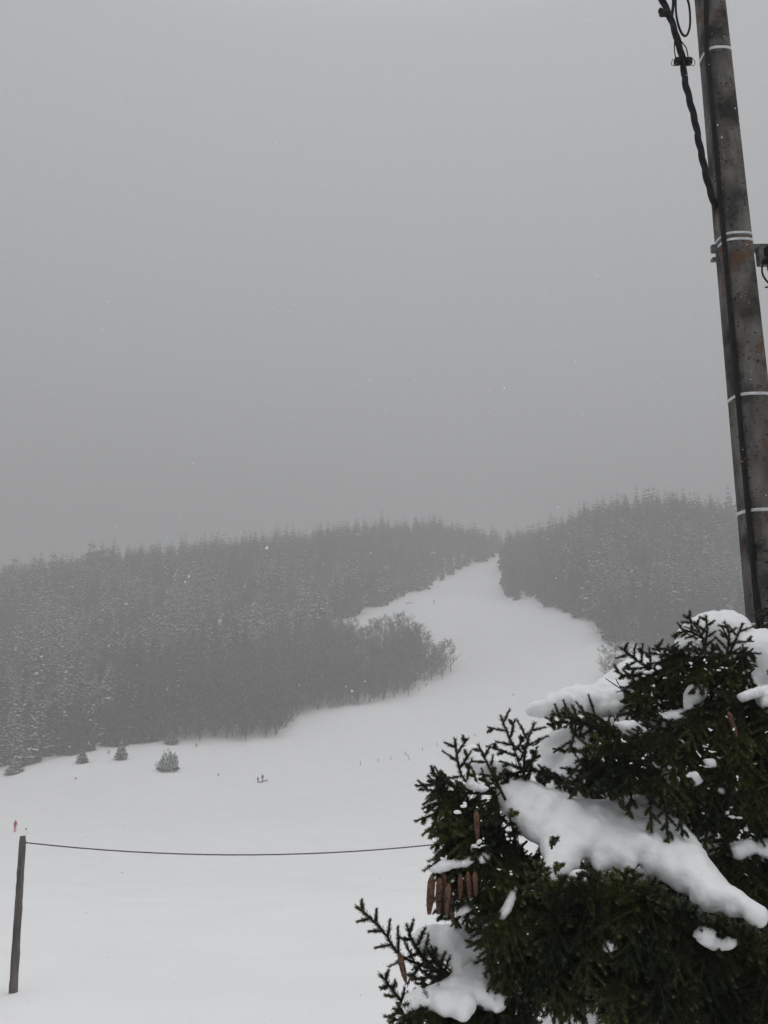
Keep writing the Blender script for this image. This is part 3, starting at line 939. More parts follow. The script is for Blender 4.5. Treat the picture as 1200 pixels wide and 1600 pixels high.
# hanging power cable beside the pole, arriving from the upper left
pc = empty('power_cable', W(1105, 300, PD - .1))
tag(pc, 'black twisted power cable bundle hanging down beside the concrete pole', 'power cable')
base = np.array(pc.location)
ctrl = [(1010, -60), (1030, -10), (1048, 30), (1060, 68), (1067, 95), (1070, 125), (1077, 155), (1086, 190), (1092, 222), (1098, 250), (1106, 285)]
C_ = smoothpath([W(a, b, PD - .16) for a, b in ctrl] + [W(1116, 318, PD - .06), W(1126, 345, PD + .12)], 160) - base
for s in range(3):
    tt = np.linspace(0, 1, 160)
    ang = tt * 6.2832 * 5 + s * 2.094
    Q = C_.copy()
    rr = .0135
    Q[:, 0] += rr * np.cos(ang); Q[:, 1] += rr * np.sin(ang)
    V, F = polytube(Q, .0135, 8)
    link(bpy.data.objects.new('strand', raw_mesh('strand', V, F, [M_RUBBER], smooth=True)), pc)
def at(px, py, dd=.16): return W(px, py, PD - dd) - base
tube_obj('cable_loop', [at(1060, -50), at(1056, -10), at(1057, 25), at(1064, 50), at(1072, 56), at(1078, 40), at(1077, 10), at(1070, -15), at(1064, -50)], .009, M_RUBBER, pc, 8, 60)
tube_obj('strand', [at(1027, -30), at(1032, 0), at(1044, 15), at(1052, 40), at(1056, 70)], .011, M_RUBBER, pc, 8, 40)
tube_obj('strand', [at(1046, -30), at(1052, 0), at(1050, 30), at(1054, 60)], .012, M_RUBBER, pc, 8, 40)
def bxc(px, py, s, dd=.16): return (Vector(at(px, py, dd)), s, None)
link(bpy.data.objects.new('end_cap', bbox_mesh('end_cap', [bxc(1038, 20, (.075, .05, .05)), bxc(1032, 17, (.03, .04, .04))], [M_RUBBER], .008)), pc)
cl = link(bpy.data.objects.new('clamp', bbox_mesh('clamp', [bxc(1058.5, 96, (.05, .045, .058)), bxc(1076, 96, (.05, .045, .058)), bxc(1067, 99, (.06, .03, .02)), bxc(1067, 92, (.05, .05, .02))], [M_RUBBER], .008)), pc)
for pts in ([(1051, 92), (1049, 100), (1054, 103), (1058, 98)], [(1081, 90), (1086, 97), (1083, 103), (1077, 98)]):
    tube_obj('wire_loop', [at(a, b, .19) for a, b in pts], .003, M_STEEL, cl, 6, 20)
for pts in ([(1054, 60), (1054, 80), (1057, 95)], [(1062, 62), (1072, 75), (1076, 95)]):
    tube_obj('jumper', [at(a, b, .19) for a, b in pts], .0045, M_RUBBER, cl, 6, 20)

# ------------------------------------------------------------------ near spruce
def needle_protos(nn, length, width, seed):
    g = np.random.default_rng(seed)
    out = []
    for v in range(4):
        t = g.uniform(0, 1, nn)
        ph = g.uniform(0, 6.28, nn)
        tilt = g.uniform(.55, 1.15, nn)
        L = length * g.uniform(.75, 1.15, nn)
        rad = np.stack([np.cos(ph), np.sin(ph)], 1)
        # local frame: x along the shoot (0..1), y side, z up
        b0 = np.stack([t, np.zeros(nn), np.zeros(nn)], 1)
        dirn = np.stack([np.cos(tilt), np.sin(tilt) * rad[:, 0], np.sin(tilt) * rad[:, 1]], 1)
        out.append((b0, dirn * L[:, None], np.stack([np.zeros(nn), -rad[:, 1], rad[:, 0]], 1) * width))
    return out

def needles(segs, nn=26, length=.0135, width=.0015, seed=1):
    """segs (n,7): p0,p1,scale -> triangle soup"""
    if not len(segs): return np.zeros((0, 3)), np.zeros((0, 3), int)
    s = np.array(segs, float)
    pr = needle_protos(nn, length, width, seed)
    Vs = []
    for v in range(4):
        q = s[v::4]
        if not len(q): continue
        p0, p1, sc = q[:, :3], q[:, 3:6], q[:, 6]
        ax = p1 - p0; L = np.linalg.norm(ax, axis=1); X = ax / (L[:, None] + 1e-9)
        ref = np.where(np.abs(X[:, 2:3]) > .95, np.array([[1., 0, 0]]), np.array([[0, 0, 1.]]))
        Y = np.cross(ref, X); Y /= np.linalg.norm(Y, axis=1, keepdims=True)
        Z = np.cross(X, Y)
        B, D, Wd = pr[v]
        def tr(a, k):  # a (nn,3) directions
            return (a[None, :, 0:1] * X[:, None] + a[None, :, 1:2] * Y[:, None] + a[None, :, 2:3] * Z[:, None]) * k[:, None, None]
        b = p0[:, None] + X[:, None] * (B[None, :, 0:1] * L[:, None, None])
        d = tr(D, sc); w = tr(Wd, sc)
        Vs.append(np.stack([b + w, b - w, b + d - w * .45, b + d + w * .45], 2).reshape(-1, 3))
    V = np.concatenate(Vs)
    return V, np.arange(len(V)).reshape(-1, 4)

class Bough:
    def __init__(s, seed): s.g = np.random.default_rng(seed); s.seg = []; s.tub = []
    def shoot(s, p, d, L, droop, scale=1., wood=.0022, step=.03):
        n = max(2, int(round(L / step))); st = L / n
        pts = [p.copy()]
        d = d / np.linalg.norm(d)
        for i in range(n):
            d = d + np.array([0, 0, -droop * st]) + s.g.normal(0, .05, 3); d /= np.linalg.norm(d)
            q = pts[-1] + d * st
            s.seg.append((*pts[-1], *q, scale * (1 - .25 * (i == n - 1))))
            s.tub.append((pts[-1], q, wood, wood * .8))
            pts.append(q)
        return pts
    def spray(s, path, normal, width, spacing=.038, ang=52, droop=.8, level=1, tipw=.35, bare=0., wood=.006, scale=1., sub=.036, subL=.42):
        """needled axis with side shoots in a plane; level 1 gives the side shoots shoots of their own"""
        P = np.asarray(path, float)
        t = np.concatenate([[0], np.cumsum(np.linalg.norm(np.diff(P, axis=0), axis=1))]); Ltot = t[-1]
        n = max(3, int(Ltot / .03))
        Q = np.stack([np.interp(np.linspace(0, Ltot, n + 1), t, P[:, k]) for k in range(3)], 1)
        for i in range(n):
            f = i / n
            s.tub.append((Q[i], Q[i + 1], wood * (1.05 - f) + .0018, wood * (1.05 - (i + 1) / n) + .0018))
            if f > bare: s.seg.append((*Q[i], *Q[i + 1], scale))
        side = 1
        x = Ltot * max(bare, .02) + spacing
        while x < Ltot - .01:
            f = x / Ltot
            i = min(int(f * n), n - 1)
            p = Q[i] + (Q[i + 1] - Q[i]) * (f * n - i)
            T = Q[min(i + 1, n)] - Q[max(i - 1, 0)]; T /= np.linalg.norm(T)
            N = normal - T * (normal @ T); N /= np.linalg.norm(N)
            S = np.cross(N, T) * side
            a = R(ang + s.g.uniform(-10, 10))
            prof = (tipw + (1 - tipw) * min(1, (1 - f) * 2.2)) * (min(1, .45 + 1.6 * (f - bare)) if bare else 1)
            L = max(.028, width * prof * s.g.uniform(.72, 1.15))
            d = T * math.cos(a) + S * math.sin(a) + N * s.g.normal(0, .12)
            pts = s.shoot(p, d, L, droop, scale)
            if level and L > .07:
                m = len(pts) - 1; sd2 = 1
                y = sub
                while y < L - .02:
                    k = min(int(y / L * m), m - 1)
                    T2 = pts[k + 1] - pts[k]; T2 /= np.linalg.norm(T2)
                    N2 = N - T2 * (N @ T2); N2 /= np.linalg.norm(N2) + 1e-9
                    S2 = np.cross(N2, T2) * sd2
                    L2 = min(.11, max(.025, (L - y) * subL * s.g.uniform(.7, 1.2)))
                    d2 = T2 * .68 + S2 * .73 + N2 * s.g.normal(0, .2)
                    s.shoot(pts[k] + (pts[k + 1] - pts[k]) * (y / L * m - k), d2, L2, droop * 1.2, scale, .0016)
                    sd2 = -sd2; y += sub * s.g.uniform(.8, 1.2) * .62
            side = -side
            x += spacing * s.g.uniform(.75, 1.2) * .6
        return Q
    def mesh(s, name, nn=24, width=.0015, ln=.0135):
        V1, F1 = needles(s.seg, nn, ln, width, 3)
        V2, F2 = tubes(s.tub, 4)
        V, F, MI = merge([(V1, F1, 0), (V2, F2, 1)])
        return raw_mesh(name, V, F, [M_NEEDLE, M_STEM], MI)

# snow from many overlapping balls, fused
_ico = None
def snow_mesh(name, balls, voxel=.011, smooth=5):
    """balls: (n,6) center, radii"""
    global _ico
    if _ico is None:
        b = bmesh.new(); bmesh.ops.create_icosphere(b, subdivisions=2, radius=1)
        _ico = (np.array([v.co for v in b.verts]), np.array([[v.index for v in f.verts] for f in b.faces])); b.free()
    balls = np.asarray(balls, float)
    V = (balls[:, None, :3] + _ico[0][None] * balls[:, None, 3:6]).reshape(-1, 3)
    F = (np.arange(len(balls))[:, None, None] * len(_ico[0]) + _ico[1][None]).reshape(-1, 3)
    me = raw_mesh('tmp', V, F, [])
    o = bpy.data.objects.new('tmp', me); link(o)
    m = o.modifiers.new('r', 'REMESH'); m.mode = 'VOXEL'; m.voxel_size = voxel
    if smooth:
        q = o.modifiers.new('s', 'SMOOTH'); q.factor = .5; q.iterations = smooth
    dg = bpy.context.evaluated_depsgraph_get()
    out = bpy.data.meshes.new_from_object(o.evaluated_get(dg))
    bpy.data.objects.remove(o)
    out.name = name
    out.materials.clear(); out.materials.append(M_SNOWCAP)
    out.polygons.foreach_set('use_smooth', np.ones(len(out.polygons), bool))
    return out

TX, TY = 2.40, 3.72
spruce = empty('spruce_tree', (TX, TY, 0))
tag(spruce, 'large near spruce loaded with thick snow and hanging brown cones at the lower right', 'spruce')
TB = np.array([TX, TY, 0.])
V, F = polytube([(0, 0, -.3), (.02, 0, 1.5), (0, .02, 3), (.01, 0, 4.5), (0, 0, 5.6), (.01, 0, 6.25)], [.14, .125, .10, .07, .035, .008], 12)
link(bpy.data.objects.new('trunk', raw_mesh('near_trunk', V, F, [M_BARK], smooth=True)), spruce)

# bough prototypes, growing along +X from the trunk
PROTO = []
for k, L in enumerate((.55, .9, 1.3, 1.3, 1.8, 1.8, 2.3)):
    b = Bough(40 + k)
    g = b.g
    s_ = np.linspace(0, 1, 12)
    path = np.stack([L * s_, .06 * L * np.sin(s_ * 4 + k), L * (.10 * s_ - .36 * s_ ** 2 + .10 * s_ ** 4)], 1)
    b.spray(path, np.array([0, 0, 1.]), .14 + .13 * L, spacing=.05, droop=2.2, level=1, bare=.22 if L > 1 else .1, wood=.006 + .006 * L, tipw=.3)
    # pendulous twigs hanging under the bough
    for q_ in range(int(L * 22)):
        f = g.uniform(.25, .98); i = f * 11
        p = path[int(i)] + (path[min(int(i) + 1, 11)] - path[int(i)]) * (i % 1)
        side = g.choice((-1, 1)) * g.uniform(0, .13) * (1 + L * .5)
        st = p + np.array([0, side, -.02 - abs(side) * .3])
        hl = g.uniform(.12, .34)
        e = st + np.array([g.normal(0, .05) + .04, g.normal(0, .05), -hl])
        nrm = np.array([g.normal(), g.normal(), 0.]); nrm /= np.linalg.norm(nrm)
        b.spray([st, (st + e) / 2 + g.normal(0, .01, 3), e], nrm, .075, spacing=.042, ang=38, droop=1.5, level=0, wood=.003)
    me = b.mesh('bough', 26, .0020)
    balls = []
    for f in np.arange(.22, .97, .02):
        if math.sin(f * 17 + k * 2) < -.25: continue
        i = f * 11
        p = path[int(i)] + (path[min(int(i) + 1, 11)] - path[int(i)]) * (i % 1)
        w_ = (.06 + .05 * L) * min(1, (1 - f) * 2.5)
        for y_ in np.arange(-w_, w_ + .001, .03):
            rr = .034 * (1 - .5 * abs(y_) / (w_ + .01)) * g.uniform(.8, 1.25)
            balls.append((p[0] + g.normal(0, .01), p[1] + y_, p[2] + .022 - abs(y_) * .35, rr * 1.2, rr * 1.2, rr * .8))
    sm = snow_mesh('snow_load', balls, .012, 4)
    PROTO.append((L, me, sm))

def cone_R(zr):   # crown radius by height relative to the eye
    return float(np.interp(zr, [-5, -3, -1.6, -.95, -.5, -.2, .0, .3, .7, 1.1], [2.3, 2.5, 2.5, 2.35, 2.0, 1.35, .80, .30, .28, .2]))
g = np.random.default_rng(77)
zr = 1.0
nb_ = 0
while zr > -4.6:
    dense = zr > -1.9
    nb = (4 if zr > .4 else 5) if dense else 3
    a0 = g.uniform(0, 6.28)
    for i in range(nb):
        az = a0 + 6.283 * i / nb + g.uniform(-.25, .25)
        tocam = math.cos(az - math.atan2(-TY, -TX))     # 1 = pointing at the camera
        Rr = cone_R(zr - .2) * g.uniform(.85, 1.05)
        Rr *= 1 - .30 * max(0, tocam) ** 1.5
        L, me, sm = min(PROTO, key=lambda q: abs(q[0] - Rr) + g.uniform(0, .1))
        o = bpy.data.objects.new('bough', me)
        o.location = (0, 0, zr + EYE); o.rotation_euler = (g.normal(0, .08), g.uniform(-.06, .10), az)
        o.scale = (Rr / L,) * 3
        link(o, spruce)
        if dense or g.uniform() < .6:
            so = bpy.data.objects.new('snow_load', sm); link(so, o)
        nb_ += 1
    zr -= .19 if dense else .55
print('boughs', nb_)

# ---- boughs of the side the photograph shows, one by one
CAMDIR = np.array([0, -1., 0])
def near_bough(paths, seed, name='bough', nn=58, width=.0014):
    """paths: list of (pixel/distance points, normal mode, width, kwargs)"""
    b = Bough(seed)
    for pts, mode, w, kw in paths:
        P = smoothpath([W(*p) - TB for p in pts], max(6, 3 * len(pts)))
        kw = dict(kw, scale=1.36)
        view = W(pts[-1][0], pts[-1][1], 1.) - np.array([0, 0, EYE]); view = -view / np.linalg.norm(view)
        N = {'cam': view, 'up': np.array([0, 0, 1.]), 'mix': view * .75 + np.array([0, 0, .6])}[mode]
        b.spray(P, N, w, **kw)
    o = bpy.data.objects.new(name, b.mesh(name, nn, width, .0112))
    return link(o, spruce)

S1 = dict(level=0, droop=.3, wood=.0035, spacing=.043, ang=50)
S2 = dict(level=1, droop=.5, wood=.004, spacing=.047, ang=50, sub=.05)
HD = dict(level=0, droop=1.2, wood=.003, spacing=.042, ang=36)
# left upper bough with the two upright twig stars
near_bough([([(905, 1262, 3.3), (820, 1245, 3.12), (760, 1235, 3.0), (722, 1215, 2.95), (711, 1155, 2.93)], 'cam', .15, dict(S2, bare=.35)),
            ([(770, 1240, 3.02), (715, 1238, 2.96), (656, 1233, 2.92)], 'mix', .10, S2),
            ([(740, 1235, 3.0), (700, 1225, 2.95), (676, 1208, 2.9)], 'mix', .09, S2),
            ([(760, 1250, 3.0), (720, 1265, 2.9), (690, 1290, 2.86)], 'mix', .10, S2),
            ([(790, 1250, 3.0), (760, 1190, 3.0), (748, 1165, 3.0)], 'cam', .07, S1),
            ([(750, 1240, 2.98), (735, 1290, 2.86), (725, 1345, 2.84)], 'cam', .12, S2),
            ([(780, 1260, 3.0), (775, 1310, 2.86), (770, 1365, 2.84)], 'cam', .12, S2)], 201)
near_bough([([(880, 1290, 3.4), (845, 1245, 3.2), (820, 1215, 3.1), (803, 1170, 3.05), (783, 1121, 3.02)], 'cam', .155, dict(S2, bare=.2, spacing=.048)),
            ([(818, 1205, 3.1), (822, 1165, 3.08), (835, 1130, 3.06)], 'cam', .09, dict(S1, spacing=.06)),
            ([(900, 1240, 3.3), (860, 1210, 3.15), (815, 1205, 3.1), (760, 1228, 3.05)], 'mix', .06, dict(S1))], 202)
near_bough([([(985, 1150, 3.5), (930, 1135, 3.3), (880, 1128, 3.2), (858, 1132, 3.16)], 'mix', .12, S2),
            ([(940, 1140, 3.3), (890, 1122, 3.2), (862, 1116, 3.18)], 'cam', .09, S1),
            ([(900, 1130, 3.24), (893, 1165, 3.2), (880, 1175, 3.18)], 'cam', .09, S1),
            ([(950, 1135, 3.3), (935, 1120, 3.3), (905, 1112, 3.3)], 'cam', .09, S1)], 203)
near_bough([([(960, 1265, 3.4), (920, 1235, 3.2), (880, 1220, 3.1), (850, 1213, 3.05)], 'mix', .07, S1)], 204)
# top cluster in front of the round snow cap
near_bough([([(1110, 1120, 3.5), (1110, 1050, 3.4), (1100, 1010, 3.36), (1088, 978, 3.34), (1070, 962, 3.32)], 'cam', .10, dict(S2, bare=.2)),
            ([(1100, 1020, 3.36), (1105, 985, 3.34), (1103, 962, 3.33)], 'cam', .06, S1),
            ([(1100, 1000, 3.36), (1075, 985, 3.33), (1052, 994, 3.3)], 'cam', .05, S1),
            ([(1120, 1060, 3.4), (1145, 1010, 3.36), (1160, 975, 3.33)], 'cam', .11, S2),
            ([(1130, 1050, 3.4), (1140, 995, 3.36), (1132, 972, 3.33)], 'cam', .07, S1),
            ([(1120, 1090, 3.4), (1150, 1040, 3.36), (1170, 1020, 3.33)], 'cam', .10, S2),
            ([(1100, 1080, 3.4), (1095, 1040, 3.3), (1085, 1010, 3.26)], 'cam', .12, S2),
            ([(1110, 1100, 3.4), (1120, 1050, 3.28), (1125, 1020, 3.24)], 'cam', .12, S2)], 205)
near_bough([([(1100, 1110, 3.5), (1050, 1070, 3.4), (1000, 1035, 3.35), (970, 1012, 3.3)], 'cam', .12, dict(S2, bare=.1)),
            ([(1080, 1100, 3.45), (1030, 1080, 3.35), (985, 1060, 3.3), (962, 1048, 3.28)], 'mix', .10, S2),
            ([(1090, 1120, 3.4), (1040, 1105, 3.3), (1000, 1095, 3.26), (978, 1088, 3.24)], 'mix', .12, S2),
            ([(1070, 1080, 3.4), (1040, 1040, 3.35), (1025, 1008, 3.3)], 'cam', .10, S2),
            ([(1090, 1090, 3.4), (1065, 1045, 3.33), (1050, 1012, 3.3)], 'cam', .10, S2),
            ([(1100, 1130, 3.4), (1060, 1130, 3.25), (1020, 1125, 3.2)], 'mix', .14, S2),
            ([(1020, 1140, 3.4), (990, 1110, 3.32), (975, 1080, 3.3)], 'cam', .07, dict(S1, wood=.003))], 206)
# dry twig sticking out left
b = Bough(9)
for pts in ([(985, 1085, 3.3), (965, 1073, 3.3), (946, 1060, 3.3)], [(972, 1078, 3.3), (966, 1068, 3.3), (962, 1060, 3.3)], [(975, 1078, 3.3), (962, 1082, 3.3)]):
    P = [W(*p) - TB for p in pts]
    for a, c in zip(P[:-1], P[1:]): b.tub.append((a, c, .0025, .0018))
V, F = tubes(b.tub, 5)
link(bpy.data.objects.new('dry_twig', raw_mesh('dry_twig', V, F, [M_STEM])), spruce)

def hang_curtain(x0, x1, ytop, ylen, d0, d1, n, seed, wide=.09, lean=0, ybot=None):
    """drooping twigs hanging over a stretch of bough; ytop is a function of px"""
    gg = np.random.default_rng(seed)
    L = []
    for i in range(n):
        x = gg.uniform(x0, x1); y = ytop(x) + gg.uniform(-18, 28); d = gg.uniform(d0, d1)
        ln = ylen * gg.uniform(.55, 1.3)
        if ybot is not None:
            y = min(y, ybot(x) - 26); ln = max(22, min(ln, ybot(x) + gg.uniform(-6, 4) - y))
        dx = gg.uniform(-.35, .2) * ln + lean * ln
        L.append(([(x + 14, y - 12, d + .06), (x, y + 4, d), (x + dx * .5, y + ln * .5, d - .05), (x + dx, y + ln, d - .06)], 'cam' if gg.uniform() < .6 else 'mix', wide * gg.uniform(.8, 1.3), HD if gg.uniform() < .6 else dict(S2, droop=1.2, ang=42)))
    return L

def line(pts):
    xs = [p[0] for p in pts]; ys = [p[1] for p in pts]
    return lambda x: float(np.interp(x, xs, ys))

PB = line([(850, 1236), (900, 1244), (985, 1234), (1000, 1234), (1030, 1242), (1050, 1252), (1064, 1268), (1085, 1300), (1105, 1345), (1130, 1378), (1160, 1398), (1230, 1440)])
near_bough([([(x, 1235, 2.9), (x + 2, 1250, 2.86), (x + dx, yb, 2.82)], 'cam', .042, HD) for x, dx, yb in ((984, -4, 1272), (1014, 4, 1300), (1038, 6, 1318), (1060, 6, 1306))], 222)
near_bough([([(1260, 1180, 3.3), (1150, 1160, 3.15), (1050, 1160, 3.05), (950, 1175, 2.98), (900, 1190, 2.95)], 'mix', .17, dict(S2, bare=.1))] +
           hang_curtain(905, 1195, line([(900, 1185), (1000, 1165), (1200, 1150)]), 75, 2.95, 3.15, 50, 301, ybot=PB), 207)
near_bough([([(1260, 1120, 3.3), (1190, 1105, 3.2), (1140, 1095, 3.1)], 'mix', .16, S2)] +
           hang_curtain(1080, 1220, line([(1080, 1120), (1200, 1110)]), 70, 3.0, 3.2, 26, 302), 208)
near_bough(hang_curtain(925, 1060, line([(900, 1220), (1060, 1200)]), 60, 2.9, 3.0, 26, 303, ybot=PB) +
           hang_curtain(1040, 1220, line([(1040, 1215), (1220, 1200)]), 95, 2.95, 3.1, 48, 304, ybot=PB), 209)
near_bough(hang_curtain(1045, 1165, line([(1045, 1030), (1165, 1030)]), 55, 3.26, 3.42, 20, 320, wide=.075) + hang_curtain(985, 1090, line([(985, 1062), (1090, 1070)]), 45, 3.28, 3.42, 14, 321, wide=.075), 223)
near_bough(hang_curtain(682, 790, line([(682, 1240), (790, 1262)]), 58, 2.86, 3.0, 18, 322, wide=.08), 224)
near_bough(hang_curtain(700, 860, line([(690, 1262), (760, 1290), (860, 1385)]), 75, 2.84, 2.98, 52, 305), 210)
near_bough(hang_curtain(700, 880, line([(700, 1330), (780, 1340), (880, 1390)]), 70, 2.8, 2.98, 48, 306), 211)
near_bough(hang_curtain(860, 1210, line([(860, 1412), (1000, 1396), (1100, 1452), (1210, 1478)]), 95, 2.62, 2.8, 84, 307), 212)
near_bough(hang_curtain(780, 1210, line([(780, 1400), (900, 1440), (1210, 1500)]), 100, 2.75, 2.95, 84, 308), 213)
near_bough(hang_curtain(960, 1215, line([(960, 1520), (1210, 1560)]), 90, 2.55, 2.75, 70, 309), 214)
near_bough(hang_curtain(800, 965, line([(800, 1470), (965, 1480)]), 80, 2.7, 2.85, 26, 310) + hang_curtain(1140, 1225, line([(1140, 1310), (1225, 1335)]), 110, 2.9, 3.1, 30, 311), 215)
# needle tips poking through the lower rim of the big snow load
rim = line([(790, 1282), (830, 1315), (870, 1378), (930, 1370), (990, 1362), (1030, 1380), (1080, 1418), (1190, 1456)])
near_bough([([(x, rim(x) + 44, 2.66), (x - 6, rim(x) + 20, 2.58), (x - 12 + 10 * math.sin(x), rim(x) + 2 + 9 * math.sin(x * 1.7), 2.53)], 'cam', .06, S1) for x in np.arange(850, 1195, 12)], 216)
for x, y in ((797, 1268), (862, 1312), (868, 1352)):
    near_bough([([(x, y + 14, 2.86 - (y - 1230) * .0022), (x + 2, y, 2.80 - (y - 1230) * .0022)], 'mix', .03, dict(S1, wood=.002))], 221 + y, 'twig')
# lower left bough with long bare-tipped shoots
near_bough([([(760, 1545, 3.0), (700, 1520, 2.88), (650, 1505, 2.82), (622, 1490, 2.8), (597, 1452, 2.77), (558, 1417, 2.74)], 'cam', .085, dict(S1, bare=.05, spacing=.055)),
            ([(680, 1515, 2.85), (650, 1480, 2.8), (636, 1448, 2.78)], 'cam', .075, S1),
            ([(700, 1535, 2.84), (686, 1510, 2.76), (668, 1484, 2.72)], 'cam', .07, S1),
            ([(740, 1520, 2.84), (690, 1525, 2.76), (645, 1530, 2.72)], 'mix', .11, S2),
            ([(730, 1520, 2.84), (690, 1545, 2.76), (655, 1560, 2.74)], 'mix', .10, S2)], 217)
near_bough([([(760, 1590, 2.9), (690, 1590, 2.78), (640, 1578, 2.74), (615, 1548, 2.72), (595, 1523, 2.7)], 'cam', .06, S1),
            ([(700, 1592, 2.75), (650, 1585, 2.7), (608, 1598, 2.68)], 'mix', .08, S2),
            ([(720, 1600, 2.7), (670, 1605, 2.66), (625, 1625, 2.66)], 'mix', .12, S2)] +
           hang_curtain(640, 830, line([(640, 1572), (720, 1580), (830, 1560)]), 60, 2.66, 2.8, 40, 312), 218)
near_bough([([(850, 1480, 3.0), (800, 1450, 2.9), (755, 1430, 2.84), (690, 1420, 2.8)], 'mix', .10, S2),
            ([(760, 1480, 2.85), (790, 1520, 2.75), (800, 1560, 2.72)], 'cam', .10, S2),
            ([(720, 1450, 2.85), (708, 1432, 2.83), (683, 1424, 2.8)], 'cam', .06, S1)] +
           hang_curtain(770, 830, line([(770, 1420), (830, 1430)]), 90, 2.72, 2.86, 18, 313), 219)

# ---- thick snow on the boughs
def snow_pad(poly, dtop, dbot, seed, thick=.06, step=7, name='snow_load'):
    """snow filling the outline; its top edge lies dtop away, its lower edge dbot"""
    gg = np.random.default_rng(seed)
    P = np.array(poly, float)
    ar = abs(np.sum(P[:, 0] * np.roll(P[:, 1], 1) - P[:, 1] * np.roll(P[:, 0], 1))) / 2
    step = float(np.clip(math.sqrt(ar) / 11, 1.1, 7))
    x0, y0 = P.min(0); x1, y1 = P.max(0)
    X, Y = np.meshgrid(np.arange(x0, x1, step), np.arange(y0, y1, step))
    q = np.stack([X.ravel(), Y.ravel()], 1) + gg.uniform(-.5, .5, (X.size, 2)) * step
    q = q[inpoly(q, poly)]
    de = polydist(q, poly)
    balls = []
    xs = np.linspace(x0, x1, 40)
    for (px, py), e in zip(q, de):
        f = (py - y0) / (y1 - y0)
        # local top edge
        d = dtop + (dbot - dtop) * f
        if ar < 2500 and gg.uniform() < .22: continue
        r = min(thick, (e * gg.uniform(.5, 1.0) + step * .9) / FPX * d + .003) * gg.uniform(.8, 1.12)
        if r < .0045: continue
        d += .018 * math.sin(px * .045 + seed) * math.sin(py * .06 + px * .02) + .010 * math.sin(px * .13 + py * .09)
        c = W(px, py, d + thick - r) - TB
        balls.append((*c, r, r * 1.1, r))
    return link(bpy.data.objects.new(name, snow_mesh(name, balls, min(.0085, .0022 + step * .0009), 4)), spruce)

snow_pad([(768, 1240), (782, 1228), (803, 1221), (830, 1226), (860, 1238), (900, 1250), (935, 1256), (975, 1254), (1008, 1250), (1035, 1262), (1062, 1286), (1085, 1315), (1105, 1348), (1130, 1380),
          (1160, 1402), (1192, 1424), (1194, 1442), (1178, 1442), (1160, 1425), (1140, 1425), (1122, 1412), (1108, 1422), (1090, 1412), (1078, 1394), (1060, 1386), (1040, 1372), (1030, 1358),
          (1018, 1366), (1008, 1344), (992, 1340), (980, 1368), (968, 1352), (950, 1350), (940, 1362), (925, 1340), (905, 1334), (900, 1352), (880, 1368), (862, 1374), (850, 1366), (855, 1340), (848, 1318), (830, 1306), (812, 1296), (800, 1278), (786, 1262)],
         3.12, 2.55, 1, .042)
snow_pad([(1062, 992), (1080, 972), (1105, 962), (1130, 958), (1152, 962), (1166, 976), (1172, 992), (1190, 987), (1240, 985), (1300, 1000), (1300, 1060), (1230, 1062), (1190, 1066), (1168, 1085), (1160, 1072), (1172, 1040), (1150, 1030), (1120, 1012), (1090, 1010), (1075, 1018), (1060, 1012)], 3.65, 3.40, 2, .07)
snow_pad([(945, 1062), (965, 1046), (985, 1030), (1000, 1028), (1020, 1040), (1010, 1070), (985, 1085), (980, 1105), (950, 1115), (915, 1112), (880, 1110), (850, 1116), (815, 1116), (838, 1100), (870, 1084), (905, 1076), (930, 1072)], 3.75, 3.40, 3, .05)
snow_pad([(1072, 1080), (1082, 1071), (1100, 1072), (1106, 1080), (1096, 1092), (1086, 1104), (1086, 1116), (1074, 1118), (1070, 1100)], 3.28, 3.2, 4, .035)
snow_pad([(1012, 1118), (1040, 1116), (1075, 1108), (1090, 1112), (1080, 1128), (1062, 1136), (1040, 1132), (1020, 1130)], 3.28, 3.2, 5, .03)
snow_pad([(722, 1172), (735, 1167), (752, 1170), (775, 1185), (790, 1190), (800, 1205), (778, 1214), (755, 1215), (740, 1200), (728, 1190)], 3.28, 3.12, 6, .035)
snow_pad([(838, 1172), (858, 1150), (880, 1140), (915, 1136), (922, 1160), (915, 1185), (935, 1215), (925, 1250), (895, 1252), (870, 1240), (845, 1226), (838, 1205), (845, 1190)], 3.55, 3.30, 7, .045)
snow_pad([(728, 1228), (734, 1218), (746, 1226), (762, 1232), (755, 1236), (740, 1234)], 2.95, 2.93, 8, .015)
snow_pad([(650, 1462), (665, 1453), (700, 1450), (735, 1448), (758, 1456), (775, 1475), (780, 1500), (770, 1505), (745, 1492), (730, 1500), (722, 1520), (714, 1528), (710, 1512), (704, 1494), (680, 1490), (662, 1490), (652, 1478)], 2.96, 2.76, 9, .035)
snow_pad([(632, 1568), (648, 1552), (680, 1545), (700, 1536), (722, 1512), (742, 1508), (765, 1512), (792, 1520), (802, 1540), (790, 1562), (775, 1580), (760, 1570), (742, 1560), (735, 1582), (725, 1590), (710, 1580), (690, 1584), (676, 1576), (655, 1572), (640, 1578)], 2.84, 2.60, 10, .028)
snow_pad([(716, 1440), (720, 1430), (740, 1428), (758, 1436), (770, 1450), (790, 1470), (780, 1480), (750, 1462), (730, 1452)], 3.0, 2.95, 11, .03)
snow_pad([(992, 1186), (1005, 1184), (1030, 1196), (1050, 1200), (1062, 1206), (1060, 1216), (1040, 1212), (1015, 1204)], 2.98, 2.95, 12, .02)
snow_pad([(1100, 1188), (1115, 1187), (1120, 1196), (1105, 1198)], 2.95, 2.95, 13, .012)
snow_pad([(888, 1372), (900, 1362), (916, 1362), (922, 1374), (908, 1384), (892, 1382)], 2.66, 2.62, 14, .03)
snow_pad([(1140, 1322), (1160, 1314), (1185, 1316), (1215, 1312), (1230, 1335), (1195, 1344), (1180, 1336), (1150, 1340)], 2.95, 2.9, 15, .035)
